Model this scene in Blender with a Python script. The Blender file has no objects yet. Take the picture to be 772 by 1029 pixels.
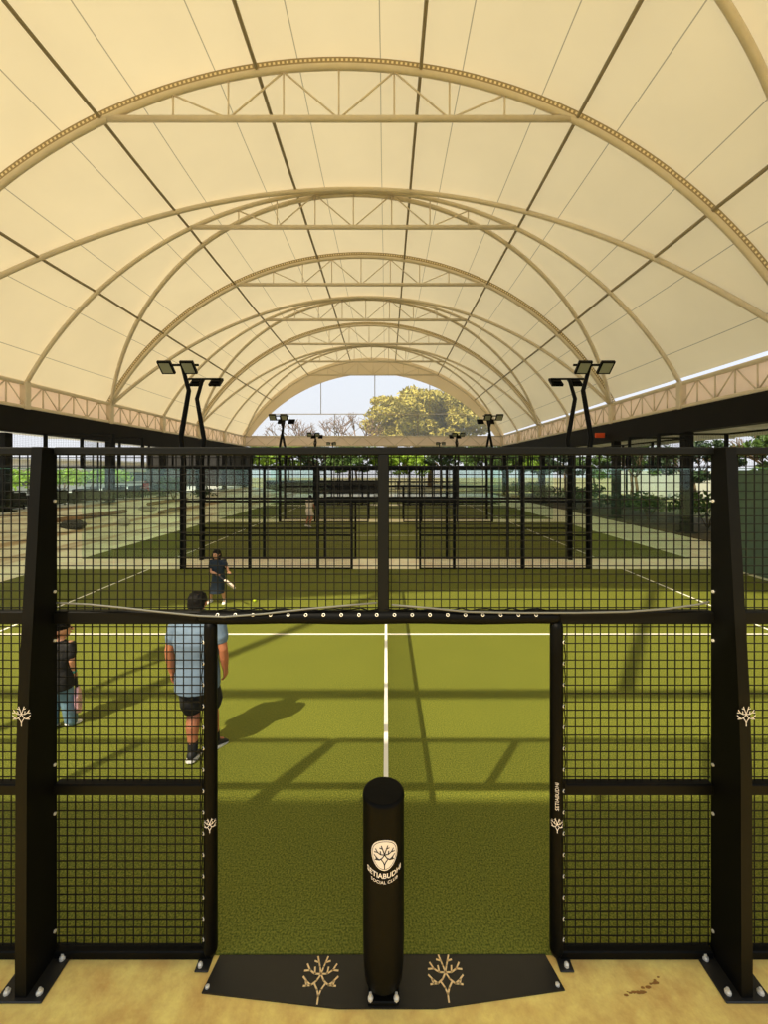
import bpy, math, random
from mathutils import Vector, Matrix, noise
random.seed(7)
PI = math.pi
S = bpy.context.scene
COL = S.collection
ORD = ['first', 'second', 'third', 'fourth', 'fifth', 'sixth', 'seventh', 'eighth', 'ninth']

# ------------------------------------------------------------------ helpers
class MB:
    def __init__(self):
        self.v = []; self.f = []
    def add(self, vs, fs):
        o = len(self.v)
        self.v += [tuple(p) for p in vs]
        self.f += [tuple(i + o for i in q) for q in fs]
        return self
    def box(self, x0, x1, y0, y1, z0, z1):
        return self.add([(x0,y0,z0),(x1,y0,z0),(x1,y1,z0),(x0,y1,z0),(x0,y0,z1),(x1,y0,z1),(x1,y1,z1),(x0,y1,z1)],
                 [(0,3,2,1),(4,5,6,7),(0,1,5,4),(1,2,6,5),(2,3,7,6),(3,0,4,7)])
    def rbox(self, x0, x1, y0, y1, z0, z1, b=0.01):
        # box with chamfered edges: three nested slabs hulled as an octagonal loft
        rings = []
        for z, k in ((z0, b), (z0 + b, 0), (z1 - b, 0), (z1, b)):
            c = b
            a0, a1, c0, c1 = x0 + k, x1 - k, y0 + k, y1 - k
            rings.append([(a0+c,c0,z),(a1-c,c0,z),(a1,c0+c,z),(a1,c1-c,z),(a1-c,c1,z),(a0+c,c1,z),(a0,c1-c,z),(a0,c0+c,z)])
        return self.loft(rings)
    def loft(self, rings, cap=True):
        n = len(rings[0]); vs = [p for r in rings for p in r]; fs = []
        for i in range(len(rings) - 1):
            for j in range(n):
                k = (j + 1) % n
                fs.append((i*n+j, i*n+k, (i+1)*n+k, (i+1)*n+j))
        if cap:
            fs.append(tuple(reversed(range(n))))
            fs.append(tuple(range((len(rings)-1)*n, len(rings)*n)))
        return self.add(vs, fs)
    def tube(self, pts, r, n=8, rnd=False, flat=None):
        pts = [Vector(p) for p in pts]
        rs = list(r) if isinstance(r, (list, tuple)) else [r] * len(pts)
        if rnd:
            d0 = (pts[0] - pts[1]).normalized(); d1 = (pts[-1] - pts[-2]).normalized()
            a, b, ra, rb = pts[0], pts[-1], rs[0], rs[-1]
            pts = [a + d0*ra*.97, a + d0*ra*.7] + pts + [b + d1*rb*.7, b + d1*rb*.97]
            rs = [ra*.25, ra*.72] + rs + [rb*.72, rb*.25]
        tang = []
        for i in range(len(pts)):
            t = pts[min(i+1, len(pts)-1)] - pts[max(i-1, 0)]
            tang.append(t.normalized() if t.length > 1e-9 else Vector((0,0,1)))
        u = tang[0].cross(Vector((0,0,1)))
        if u.length < 1e-3: u = tang[0].cross(Vector((0,1,0)))
        u.normalize(); rings = []
        for i, p in enumerate(pts):
            t = tang[i]
            u = (u - t * u.dot(t)).normalized(); w = t.cross(u)
            rings.append([tuple(p + (u*math.cos(2*PI*k/n + PI/4) + w*math.sin(2*PI*k/n + PI/4)) * rs[i]) for k in range(n)])
        return self.loft(rings)
    def bar(self, p, q, w, h):                     # rectangular bar, w across, h along the up axis
        p, q = Vector(p), Vector(q); t = (q - p).normalized()
        s = t.cross(Vector((0,0,1)))
        if s.length < 1e-3: s = Vector((1,0,0))
        s.normalize(); u = s.cross(t)
        return self.loft([[tuple(c + s*a*w/2 + u*b*h/2) for a, b in ((-1,-1),(1,-1),(1,1),(-1,1))] for c in (p, q)])
    def ell(self, c, r, nu=14, nv=9, rot=None):
        c = Vector(c); rings = []
        R = rot or Matrix.Identity(3)
        for i in range(nv):
            a = -PI/2 + PI*(i + .12)/(nv - 1 + .24)
            rings.append([tuple(c + R @ Vector((r[0]*math.cos(a)*math.cos(2*PI*k/nu), r[1]*math.cos(a)*math.sin(2*PI*k/nu), r[2]*math.sin(a)))) for k in range(nu)])
        return self.loft(rings)
    def rings(self, lst, n=20):                    # horizontal ellipses (cx, cy, z, rx, ry)
        return self.loft([[(cx + rx*math.cos(2*PI*k/n), cy + ry*math.sin(2*PI*k/n), z) for k in range(n)] for cx, cy, z, rx, ry in lst])
    def build(self, name, mat, parent=None, smooth=False, off=None):
        me = bpy.data.meshes.new(name)
        vs = self.v
        if off is not None: vs = [(a-off[0], b-off[1], c-off[2]) for a, b, c in vs]
        me.from_pydata(vs, [], self.f); me.update()
        if smooth: me.polygons.foreach_set('use_smooth', [True]*len(me.polygons))
        me.materials.append(mat)
        o = bpy.data.objects.new(name, me); COL.objects.link(o)
        if parent: o.parent = parent
        elif off is not None: o.location = off
        return o
    def remesh(self, name, mat, parent=None, voxel=.01, it=3, off=None):
        t = self.build('tmp', mat, None)
        m = t.modifiers.new('r', 'REMESH'); m.mode = 'VOXEL'; m.voxel_size = voxel; m.use_smooth_shade = True
        if it:
            s = t.modifiers.new('s', 'SMOOTH'); s.iterations = it; s.factor = .5
        dg = bpy.context.evaluated_depsgraph_get()
        me = bpy.data.meshes.new_from_object(t.evaluated_get(dg))
        old = t.data; bpy.data.objects.remove(t); bpy.data.meshes.remove(old)
        me.name = name
        me.polygons.foreach_set('use_smooth', [True]*len(me.polygons))
        me.materials.clear(); me.materials.append(mat)
        o = bpy.data.objects.new(name, me); COL.objects.link(o)
        if parent: o.parent = parent
        return o

def tag(o, label=None, cat=None, group=None, kind=None):
    if label: o['label'] = label
    if cat: o['category'] = cat
    if group: o['group'] = group
    if kind: o['kind'] = kind
    return o
def thing(name, label, cat, loc=(0,0,0), rz=0, group=None):
    o = bpy.data.objects.new(name, None); COL.objects.link(o); o.location = loc; o.rotation_euler = (0,0,rz)
    o.empty_display_size = .1
    return tag(o, label, cat, group)
def kids(o): return [c for c in bpy.data.objects if c.parent == o]
def copy_tree(o, parent=None):
    c = o.copy(); COL.objects.link(c)
    if parent: c.parent = parent
    for ch in list(o.children): copy_tree(ch, c)
    return c
def struct(mb, name, mat, label=None, smooth=False):
    o = mb.build(name, mat, None, smooth); o['kind'] = 'structure'
    o['label'] = label or name.replace('_', ' '); o['category'] = name.split('.')[0].split('_')[-1]
    return o

# ------------------------------------------------------------------ materials
def lin(c): return tuple(((x/255)/12.92 if x/255 <= .04045 else ((x/255+.055)/1.055)**2.4) for x in c) + (1,)
def mat(name, c, rough=.6, metal=0, var=.0, scale=8., bump=0., bscale=60., spec=.5, detail=4, c2=None, coord='Object', stretch=(1,1,1)):
    m = bpy.data.materials.new(name); m.use_nodes = True
    nt = m.node_tree; b = nt.nodes['Principled BSDF']
    b.inputs['Roughness'].default_value = rough; b.inputs['Metallic'].default_value = metal
    b.inputs['Specular IOR Level'].default_value = spec
    b.inputs['Base Color'].default_value = lin(c)
    tc = nt.nodes.new('ShaderNodeTexCoord'); mp = nt.nodes.new('ShaderNodeMapping')
    mp.inputs['Scale'].default_value = stretch
    nt.links.new(tc.outputs[coord], mp.inputs['Vector'])
    if var or c2:
        n = nt.nodes.new('ShaderNodeTexNoise'); n.inputs['Scale'].default_value = scale; n.inputs['Detail'].default_value = detail
        n.inputs['Roughness'].default_value = .65
        nt.links.new(mp.outputs[0], n.inputs['Vector'])
        r = nt.nodes.new('ShaderNodeValToRGB'); L = lin(c)
        r.color_ramp.elements[0].position = .32; r.color_ramp.elements[1].position = .68
        r.color_ramp.elements[0].color = tuple(x*(1-var) for x in L[:3]) + (1,)
        r.color_ramp.elements[1].color = lin(c2) if c2 else tuple(min(.98, x*(1+var)) for x in L[:3]) + (1,)
        nt.links.new(n.outputs[0], r.inputs[0]); nt.links.new(r.outputs[0], b.inputs['Base Color'])
    if bump:
        n2 = nt.nodes.new('ShaderNodeTexNoise'); n2.inputs['Scale'].default_value = bscale; n2.inputs['Detail'].default_value = 3
        nt.links.new(mp.outputs[0], n2.inputs['Vector'])
        bp = nt.nodes.new('ShaderNodeBump'); bp.inputs['Strength'].default_value = bump; bp.inputs['Distance'].default_value = .02
        nt.links.new(n2.outputs[0], bp.inputs['Height']); nt.links.new(bp.outputs[0], b.inputs['Normal'])
    return m

M = {}
M['black'] = mat('black_steel', (10,10,8), .5, 0, .15, 6, spec=.1)
M['rail'] = mat('rail_steel', (13,14,12), .5, 0, .12, 5, spec=.15)
M['wire'] = mat('mesh_wire', (8,9,7), .6, spec=.2)
M['pad'] = mat('black_vinyl', (7,7,6), .5, 0, .2, 3, bump=.15, bscale=9, spec=.08)
M['plate'] = mat('base_plate_steel', (22,20,16), .5, 0, .25, 7)
M['zinc'] = mat('zinc_bolt', (225,220,205), .35, .3)
M['white'] = mat('white_paint', (240,238,228), .7)
M['logo'] = mat('logo_white', (236,228,222), .6)
M['sand_logo'] = mat('cut_out_tan', (244,210,150), .8)
M['cream'] = mat('cream_steel', (216,203,178), .45, 0, .06, 2)
M['taupe'] = mat('taupe_cable', (150,138,112), .6)
M['fascia'] = mat('dark_fascia', (16,14,12), .7, 0, .15, 1.5, spec=.2)
M['column'] = mat('dark_column', (15,14,12), .7, 0, .15, 2, spec=.2)
M['soffit'] = mat('grey_soffit', (240,240,236), .6, 0, .1, .8, stretch=(1,.1,1))
M['concrete'] = mat('sand_concrete', (255,202,114), .85, 0, .34, 4.5, bump=.35, bscale=14, detail=9, spec=.2)
M['walk'] = mat('pale_walk', (255,240,214), .85, 0, .12, 1.2, bump=.1, bscale=20, spec=.2)
M['earth'] = mat('dry_earth', (150,140,90), .95, 0, .3, .25, bump=.2, bscale=3)
M['terrace'] = mat('grey_terrace', (214,210,200), .8, 0, .12, 1)
M['log'] = mat('timber_log', (128,92,58), .85, 0, .3, 3, bump=.3, bscale=12)
M['rock'] = mat('dark_rock', (52,48,42), .9, 0, .3, 4, bump=.4, bscale=6)
M['stone'] = mat('pale_stone', (190,180,160), .9, 0, .2, 4, bump=.3, bscale=6)
M['glass_edge'] = mat('teal_glass_edge', (90,140,125), .3)
M['screen_green'] = mat('green_windscreen', (84,106,86), .8, 0, .12, 3, bump=.15, bscale=90)
M['leaf_dark'] = mat('leaf_dark', (48,70,34), .6, 0, .5, 1.3)
M['leaf_mid'] = mat('leaf_mid', (84,112,44), .6, 0, .4, 1.3)
M['leaf_bright'] = mat('leaf_bright', (128,160,40), .6, 0, .35, 1.3)
M['leaf_yellow'] = mat('leaf_yellow', (184,170,74), .6, 0, .35, .5)
M['bark'] = mat('bark', (112,92,66), .9, 0, .25, 3)
M['twig'] = mat('bare_twig', (138,108,80), .9)
M['wall_pale'] = mat('pale_render', (226,222,210), .8, 0, .06, .6)
M['window_dark'] = mat('window_band', (74,84,88), .25)
M['endwall'] = mat('dark_boarding', (40,37,31), .8, 0, .25, 1)
M['skin'] = mat('skin', (176,112,78), .55, 0, .08, 9)
M['skin_pale'] = mat('skin_light', (205,150,116), .55, 0, .08, 9)
M['hair'] = mat('black_hair', (13,10,8), .7, 0, .3, 30, bump=.4, bscale=60, spec=.2)
M['tee_blue'] = mat('blue_grey_tee', (104,124,144), .9, 0, .1, 5, bump=.5, bscale=9)
M['tee_black'] = mat('black_tee', (28,27,26), .9, 0, .15, 6, bump=.4, bscale=10)
M['shorts'] = mat('black_shorts', (20,20,20), .85, 0, .2, 8, bump=.4, bscale=12)
M['jeans'] = mat('blue_denim', (104,134,150), .9, 0, .3, 9, bump=.5, bscale=14)
M['navy'] = mat('navy_cloth', (34,46,58), .9, 0, .2, 7, bump=.4, bscale=10)
M['peach'] = mat('peach_cloth', (248,230,208), .9, 0, .08, 6)
M['red'] = mat('red_cloth', (170,52,38), .9)
M['redprint'] = mat('red_print', (196,48,34), .8)
M['shoe'] = mat('black_shoe', (24,24,26), .6, 0, .2, 20)
M['sole'] = mat('white_sole', (236,232,224), .6)
M['teal'] = mat('teal_band', (70,170,170), .7)
M['racket'] = mat('racket_white', (236,214,196), .45)
M['racket_pink'] = mat('racket_pink', (226,176,186), .45)
M['grip'] = mat('racket_grip', (46,42,40), .8)
M['ball'] = mat('tennis_yellow', (206,232,44), .85, bump=.3, bscale=200)
M['eye'] = mat('eye_dark', (22,16,12), .2)
M['lip'] = mat('lip', (150,74,66), .5)
M['orange'] = mat('orange_plastic', (226,84,34), .5)
M['lens'] = mat('lamp_lens', (150,150,130), .25)
M['cable'] = mat('grey_cable', (92,92,84), .5)
M['sofa'] = mat('dark_upholstery', (22,20,18), .8, 0, .2, 4)

def turf_mat():
    m = bpy.data.materials.new('padel_turf'); m.use_nodes = True; nt = m.node_tree; b = nt.nodes['Principled BSDF']
    b.inputs['Roughness'].default_value = .8; b.inputs['Specular IOR Level'].default_value = .25
    tc = nt.nodes.new('ShaderNodeTexCoord')
    def nz(s, d):
        n = nt.nodes.new('ShaderNodeTexNoise'); n.inputs['Scale'].default_value = s; n.inputs['Detail'].default_value = d
        nt.links.new(tc.outputs['Object'], n.inputs['Vector']); return n
    a, f = nz(1.1, 3), nz(85, 4)
    r1 = nt.nodes.new('ShaderNodeValToRGB'); r2 = nt.nodes.new('ShaderNodeValToRGB')
    for r, lo, hi in ((r1, (88,99,28), (98,107,31)), (r2, (58,69,12), (132,133,48))):
        r.color_ramp.elements[0].color = lin(lo); r.color_ramp.elements[1].color = lin(hi)
        r.color_ramp.elements[0].position = .36; r.color_ramp.elements[1].position = .64
    nt.links.new(a.outputs[0], r1.inputs[0]); nt.links.new(f.outputs[0], r2.inputs[0])
    mx = nt.nodes.new('ShaderNodeMix'); mx.data_type = 'RGBA'; mx.inputs[0].default_value = .75
    nt.links.new(r1.outputs[0], mx.inputs[6]); nt.links.new(r2.outputs[0], mx.inputs[7])
    nt.links.new(mx.outputs[2], b.inputs['Base Color'])
    bp = nt.nodes.new('ShaderNodeBump'); bp.inputs['Strength'].default_value = .5; bp.inputs['Distance'].default_value = .01
    nt.links.new(f.outputs[0], bp.inputs['Height']); nt.links.new(bp.outputs[0], b.inputs['Normal'])
    return m
M['turf'] = turf_mat()

XC, ZC, R0 = -1.5, -1.46, 17.26      # vault axis and radius
def fabric_mat(name, seams, tr=.5, cd=(242,230,200), ct=(248,230,188)):
    m = bpy.data.materials.new(name); m.use_nodes = True; nt = m.node_tree
    nt.nodes.remove(nt.nodes['Principled BSDF']); out = nt.nodes['Material Output']
    d = nt.nodes.new('ShaderNodeBsdfDiffuse'); t = nt.nodes.new('ShaderNodeBsdfTranslucent'); mix = nt.nodes.new('ShaderNodeMixShader')
    mix.inputs[0].default_value = tr
    tc = nt.nodes.new('ShaderNodeTexCoord'); sp = nt.nodes.new('ShaderNodeSeparateXYZ'); nt.links.new(tc.outputs['Object'], sp.inputs[0])
    def mth(op, a, b=None, c=None):
        n = nt.nodes.new('ShaderNodeMath'); n.operation = op
        for i, x in enumerate((a, b, c)):
            if x is None: continue
            if isinstance(x, (int, float)): n.inputs[i].default_value = x
            else: nt.links.new(x, n.inputs[i])
        return n.outputs[0]
    nz = nt.nodes.new('ShaderNodeTexNoise'); nz.inputs['Scale'].default_value = .35; nz.inputs['Detail'].default_value = 7
    nt.links.new(tc.outputs['Object'], nz.inputs['Vector'])
    k = mth('MULTIPLY_ADD', nz.outputs[0], .16, .88)
    if seams:
        ang = mth('ARCTAN2', mth('SUBTRACT', sp.outputs[0], XC), mth('SUBTRACT', sp.outputs[2], ZC))
        u = mth('DIVIDE', ang, math.radians(8.65))
        fr = mth('FRACT', mth('ADD', u, 100.0))
        dist = mth('ABSOLUTE', mth('SUBTRACT', fr, .5))
        line = mth('LESS_THAN', dist, .0065)
        k = mth('MULTIPLY', k, mth('MULTIPLY_ADD', line, -.5, 1.0))
    for node, c in ((d, cd), (t, ct)):
        mm = nt.nodes.new('ShaderNodeMix'); mm.data_type = 'RGBA'; mm.blend_type = 'MULTIPLY'; mm.inputs[0].default_value = 1
        mm.inputs[6].default_value = lin(c); cb = nt.nodes.new('ShaderNodeCombineXYZ')
        for i in range(3): nt.links.new(k, cb.inputs[i])
        nt.links.new(cb.outputs[0], mm.inputs[7]); nt.links.new(mm.outputs[2], node.inputs['Color'])
    nt.links.new(d.outputs[0], mix.inputs[1]); nt.links.new(t.outputs[0], mix.inputs[2]); nt.links.new(mix.outputs[0], out.inputs[0])
    return m
M['fabric'] = fabric_mat('tent_fabric', True, .28)
M['valance'] = fabric_mat('valance_fabric', False, .5, (246,232,206), (252,238,210))
M['band'] = fabric_mat('eave_band_fabric', False, .45, (250,236,220), (255,240,222))

def dash_mat():
    m = mat('lacing_strip', (150,132,100), .7); nt = m.node_tree; b = nt.nodes['Principled BSDF']
    tc = nt.nodes.new('ShaderNodeTexCoord'); sp = nt.nodes.new('ShaderNodeSeparateXYZ'); nt.links.new(tc.outputs['Object'], sp.inputs[0])
    def mth(op, a, b2=None):
        n = nt.nodes.new('ShaderNodeMath'); n.operation = op
        for i, x in enumerate((a, b2)):
            if x is None: continue
            if isinstance(x, (int, float)): n.inputs[i].default_value = x
            else: nt.links.new(x, n.inputs[i])
        return n.outputs[0]
    dx = mth('ADD', sp.outputs[0], 0); dz = mth('SUBTRACT', sp.outputs[2], ZC - 5.75)
    fr = mth('FRACT', mth('ADD', mth('MULTIPLY', mth('ARCTAN2', dx, dz), 120.0), 100.))
    rad = mth('SQRT', mth('ADD', mth('MULTIPLY', dx, dx), mth('MULTIPLY', dz, dz)))
    inband = mth('MULTIPLY', mth('GREATER_THAN', rad, R0 + .11), mth('LESS_THAN', rad, R0 + .19))
    f = mth('MULTIPLY', mth('GREATER_THAN', fr, .5), inband)
    r = nt.nodes.new('ShaderNodeValToRGB'); r.color_ramp.interpolation = 'CONSTANT'
    r.color_ramp.elements[0].color = lin((158,140,104)); r.color_ramp.elements[1].color = lin((240,224,186)); r.color_ramp.elements[1].position = .5
    nt.links.new(f, r.inputs[0]); nt.links.new(r.outputs[0], b.inputs['Base Color'])
    return m
M['dash'] = dash_mat()

def clear_mat(name, tint, keep, gloss_c, rough=.03, diffuse=False):
    m = bpy.data.materials.new(name); m.use_nodes = True; nt = m.node_tree
    nt.nodes.remove(nt.nodes['Principled BSDF']); out = nt.nodes['Material Output']
    t = nt.nodes.new('ShaderNodeBsdfTransparent'); t.inputs[0].default_value = tint
    g = nt.nodes.new('ShaderNodeBsdfTranslucent' if diffuse else 'ShaderNodeBsdfGlossy')
    g.inputs[0].default_value = gloss_c
    if not diffuse: g.inputs['Roughness'].default_value = rough
    x = nt.nodes.new('ShaderNodeMixShader'); x.inputs[0].default_value = 1 - keep
    nt.links.new(t.outputs[0], x.inputs[1]); nt.links.new(g.outputs[0], x.inputs[2]); nt.links.new(x.outputs[0], out.inputs[0])
    return m
M['glass'] = clear_mat('court_glass', (.95,.985,.97,1), .97, (.8,.9,.86,1))
M['film'] = clear_mat('clear_gable_film', (1,.99,.97,1), .84, (1,.97,.9,1), diffuse=True)

# ------------------------------------------------------------------ camera, sun, sky
F = 430.0
cam = bpy.data.cameras.new('camera'); co = bpy.data.objects.new('camera', cam); COL.objects.link(co)
cam.sensor_fit = 'VERTICAL'; cam.sensor_height = 36; cam.lens = F/1029*36
cam.shift_x = -2/1029; cam.shift_y = -41.5/1029; cam.clip_end = 500; cam.clip_start = .05
co.location = (0, 0, 2.9); co.rotation_euler = (PI/2, 0, 0); S.camera = co
H0 = 2.9
def px(x, y, d):                        # photograph pixel at depth d -> world point
    return ((x-388)*d/F, d, H0 - (y-473)*d/F)

sun = bpy.data.lights.new('sun', 'SUN'); so = bpy.data.objects.new('sun', sun); COL.objects.link(so)
sun.energy = 6.0; sun.angle = math.radians(.8); sun.color = (1, .87, .64)
so.rotation_euler = Vector((.575*.636, .818*.636, -.772)).to_track_quat('-Z', 'Y').to_euler()
so.location = (-12, -20, 30)
w = bpy.data.worlds.new('sky'); S.world = w; w.use_nodes = True
nt = w.node_tree; bg = nt.nodes['Background']
tc = nt.nodes.new('ShaderNodeTexCoord'); sp = nt.nodes.new('ShaderNodeSeparateXYZ'); rp = nt.nodes.new('ShaderNodeValToRGB')
nt.links.new(tc.outputs['Generated'], sp.inputs[0]); nt.links.new(sp.outputs[2], rp.inputs[0]); nt.links.new(rp.outputs[0], bg.inputs[0])
rp.color_ramp.elements[0].color = (.74, .75, .78, 1); rp.color_ramp.elements[0].position = .0
rp.color_ramp.elements[1].color = (.62, .76, .95, 1); rp.color_ramp.elements[1].position = .9
e = rp.color_ramp.elements.new(.2); e.color = (.72, .77, .86, 1)
bg.inputs[1].default_value = 1.25
S.view_settings.view_transform = 'Standard'; S.view_settings.look = 'None'; S.view_settings.gamma = 1
S.view_settings.use_curve_mapping = False; S.view_settings.exposure = 0
S.cycles.max_bounces = 10; S.cycles.diffuse_bounces = 5; S.cycles.transparent_max_bounces = 40
S.cycles.use_denoising = True

# ------------------------------------------------------------------ ground and courts
COURTS = [2.56, 14.06, 25.56, 37.06]
struct(MB().box(-140, 140, -40, 190, -.4, -.06), 'ground', M['earth'], 'dry ground around the tent')
struct(MB().box(-10.5, 16, -8, 2.56, -.05, 0), 'apron_slab', M['concrete'], 'sand coloured concrete apron in front of the court')
struct(MB().box(-10.5, 13.2, 2.56, 54, -.05, 0), 'walkway_slab', M['walk'], 'pale concrete walkways between and beside the courts')
sm = MB()
for k in range(16):
    t_ = k/15; x_, y_ = 1.33 + .22*t_ + random.uniform(-.008,.008), 2.372 + .07*t_*t_ + random.uniform(-.008,.008); r_ = random.uniform(.004, .014)
    sm.add([(x_ + r_*1.5*math.cos(a*PI/4)*random.uniform(.7,1.2), y_ + r_*.7*math.sin(a*PI/4)*random.uniform(.7,1.2), .0012 + k*.00005) for a in range(8)], [tuple(range(8))])
ap = bpy.data.objects['apron_slab']
sm.build('stain', mat('brown_stain', (150,104,44), .9), ap)['label'] = 'brown smeared stain'
for i, y in enumerate(COURTS):
    t = struct(MB().box(-10, 10, y, y+10, -.03, .012), 'court_turf', M['turf'], '%s green artificial turf court from the front' % ORD[i])
    t['category'] = 'court'
    for s in (-1, 1):
        MB().box(s*6.95-.025, s*6.95+.025, y+.05, y+9.95, .012, .0145).build('service_line', M['white'], t)['label'] = 'white service line'
    MB().box(-7.1, 7.1, y+5-.025, y+5.025, .012, .0148).build('centre_line', M['white'], t)['label'] = 'white centre line'

# left embankment (tan sand with brown earth bands) rising to a raised terrace
def bank():
    m = MB(); nx, ny = 26, 70
    for j in range(ny+1):
        for i in range(nx+1):
            x = -10.5 - 6.6*i/nx; y = 1 + 53*j/ny
            z = -.02 + 1.0*(i/nx)**1.15 + .07*noise.noise(Vector((x*.9, y*.5, 0)))*min(1, i/4)
            m.v.append((x, y, z))
    for j in range(ny):
        for i in range(nx):
            a = j*(nx+1)+i; m.f.append((a, a+nx+1, a+nx+2, a+1))
    mt = mat('sandy_bank', (246,232,204), .95, 0, .25, .6, bump=.4, bscale=5, detail=8)
    nt = mt.node_tree; b = nt.nodes['Principled BSDF']; src = b.inputs['Base Color'].links[0].from_socket
    tc = nt.nodes.new('ShaderNodeTexCoord'); mp = nt.nodes.new('ShaderNodeMapping'); mp.inputs['Scale'].default_value = (1.1, .05, .3)
    nz = nt.nodes.new('ShaderNodeTexNoise'); nz.inputs['Scale'].default_value = 1; nz.inputs['Detail'].default_value = 5
    rr = nt.nodes.new('ShaderNodeValToRGB'); rr.color_ramp.elements[0].position = .5; rr.color_ramp.elements[1].position = .62
    mx = nt.nodes.new('ShaderNodeMix'); mx.data_type = 'RGBA'; mx.inputs[7].default_value = lin((176,148,112))
    nt.links.new(tc.outputs['Object'], mp.inputs[0]); nt.links.new(mp.outputs[0], nz.inputs['Vector']); nt.links.new(nz.outputs[0], rr.inputs[0])
    nt.links.new(rr.outputs[0], mx.inputs[0]); nt.links.new(src, mx.inputs[6]); nt.links.new(mx.outputs[2], b.inputs['Base Color'])
    struct(m, 'sand_bank', mt, 'tan sandy bank with brown earth bands left of the courts', True)
bank()
struct(MB().box(-30, -17.0, 1, 54, -.05, 1.0), 'raised_terrace', M['terrace'], 'raised grey terrace behind the sand bank')
m = MB().box(13.2, 19, 2.56, 54, -.05, .05)
struct(m, 'planting_bed', mat('bed_soil', (92,78,54), .95, 0, .3, 2, bump=.4, bscale=5), 'dark soil planting bed right of the courts')

# ------------------------------------------------------------------ tent
YS = [1.5 + 6.0625*k for k in range(9)]
TH = math.radians(61)
def arc(th, r=R0): return (XC + r*math.sin(th), ZC + r*math.cos(th))
def leanY(th, ya, dirn):
    z = ZC + R0*math.cos(th); return ya + dirn*.66*max(0, z-6.9)
def fabric():
    nth, m = 96, MB()
    ys = []
    for k in range(8):
        for j in range(10): ys.append(YS[k] + 6.0625*j/10)
    ys.append(YS[8])
    for y in ys:
        for i in range(nth+1):
            th = -TH + (2*TH - .012)*i/nth
            sup = []
            for k, ya in enumerate(YS):
                sup.append((ya, .28 if k % 2 == 0 else .16))
                if k % 2 == 0: sup += [(leanY(th, ya, 1), (.14 + .14*(abs(th)/TH)**3)), (leanY(th, ya, -1), (.14 + .14*(abs(th)/TH)**3))]
            lo = max([q for q in sup if q[0] <= y + 1e-6], default=(y, .28)); hi = min([q for q in sup if q[0] >= y - 1e-6], default=(y, .28))
            h = max(lo[1], hi[1])
            if hi[0] - lo[0] > .01:
                t = (y-lo[0])/(hi[0]-lo[0]); h = lo[1]*(1-t) + hi[1]*t - .012*(hi[0]-lo[0])*4*t*(1-t)
            x, z = arc(th, R0 + h)
            m.v.append((x, y, z))
    for j in range(len(ys)-1):
        for i in range(nth):
            a = j*(nth+1)+i; m.f.append((a, a+1, a+nth+2, a+nth+1))
    struct(m, 'tent_roof', M['fabric'], 'cream translucent vaulted tent membrane over the courts', True)
fabric()

N = 72
def arch_pts(r=R0, th=TH, y=None, ya=None, dirn=0, n=N):
    out = []
    for i in range(n+1):
        t = -th + 2*th*i/n; x, z = arc(t, r)
        out.append((x, y if y is not None else leanY(t, ya, dirn), z))
    return out
def truss(y, dotted, label):
    o = thing('truss_arch', label, 'arch', (XC, y, 5.75), group=None)
    off = (XC, y, 5.75)
    MB().tube(arch_pts(R0-.03, y=y), .105 if dotted else .095, 10).build('arch_tube', M['cream'], o, True, off)
    if dotted:
        ds = MB(); pi, po = arch_pts(R0+.05, y=y), arch_pts(R0+.24, y=y)
        ds.loft([[(a[0], y-.05, a[2]), (b[0], y-.05, b[2]), (b[0], y+.05, b[2]), (a[0], y+.05, a[2])] for a, b in zip(pi, po)])
        st = ds.build('lacing_strip', M['dash'], o, False, off); st['label'] = 'dotted lacing strip'
    zt = 14.1; a = math.acos((zt-ZC)/R0); hx = R0*math.sin(a)
    MB().tube([(XC-hx, y, zt), (XC+hx, y, zt)], .1, 10).build('tie_beam', M['cream'], o, True, off)
    xs = {q: XC + 1.76*q for q in range(-3, 4)}
    up = lambda x: ZC + math.sqrt((R0-.03)**2-(x-XC)**2) - .08
    for q in range(-3, 4):
        MB().tube([(xs[q], y, zt), (xs[q], y, up(xs[q]))], .03, 6).build('web_post', M['cream'], o, True, off)
    for q in range(-3, 3):
        a, b = (q, q+1) if q % 2 else (q+1, q)
        MB().tube([(xs[a], y, up(xs[a])), (xs[b], y, zt)], .03, 6).build('web_brace', M['cream'], o, True, off)
    for s in (-1, 1):
        x = XC + s*R0*math.sin(TH)
        MB().rbox(x-.16, x+.16, y-.16, y+.16, 5.72, 7.0, .03).build('foot', M['cream'], o, False, off)
    return o
na = nc = 0
for k, y in enumerate(YS):
    if k in (0, 1): continue
    if k % 2 == 0:
        lab = '%s dotted cream truss arch from the front, with lacing strip over its tube' % ORD[na] if k < 8 else 'last truss arch with tie beam, framing the far gable opening'
        na += 1
        truss(y, k < 8, lab)
    else:
        truss(y, False, '%s plain cream truss arch from the front, between two leaning tubes' % ORD[nc]); nc += 1
truss(YS[0], True, 'truss arch over the front gable above the frame')
nl = 0
for k in range(0, 9, 2):
    for dirn in (-1, 1):
        if (k == 0 and dirn < 0) or (k == 8 and dirn > 0): continue
        lab = '%s leaning cream tube arch counted from the front of the vault' % ORD[nl]; nl += 1
        o = MB().tube(arch_pts(ya=YS[k], dirn=dirn, r=R0-.08), .105, 10).build('leaning_arch', M['cream'], None, True, (XC, YS[k], 6.9))
        tag(o, lab, 'arch')
names = {-43.25:'lowest one on the left slope', -25.95:'middle one on the left slope', -8.65:'just left of the ridge', 8.65:'just right of the ridge', 25.95:'middle one on the right slope', 43.25:'lowest one on the right slope'}
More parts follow.
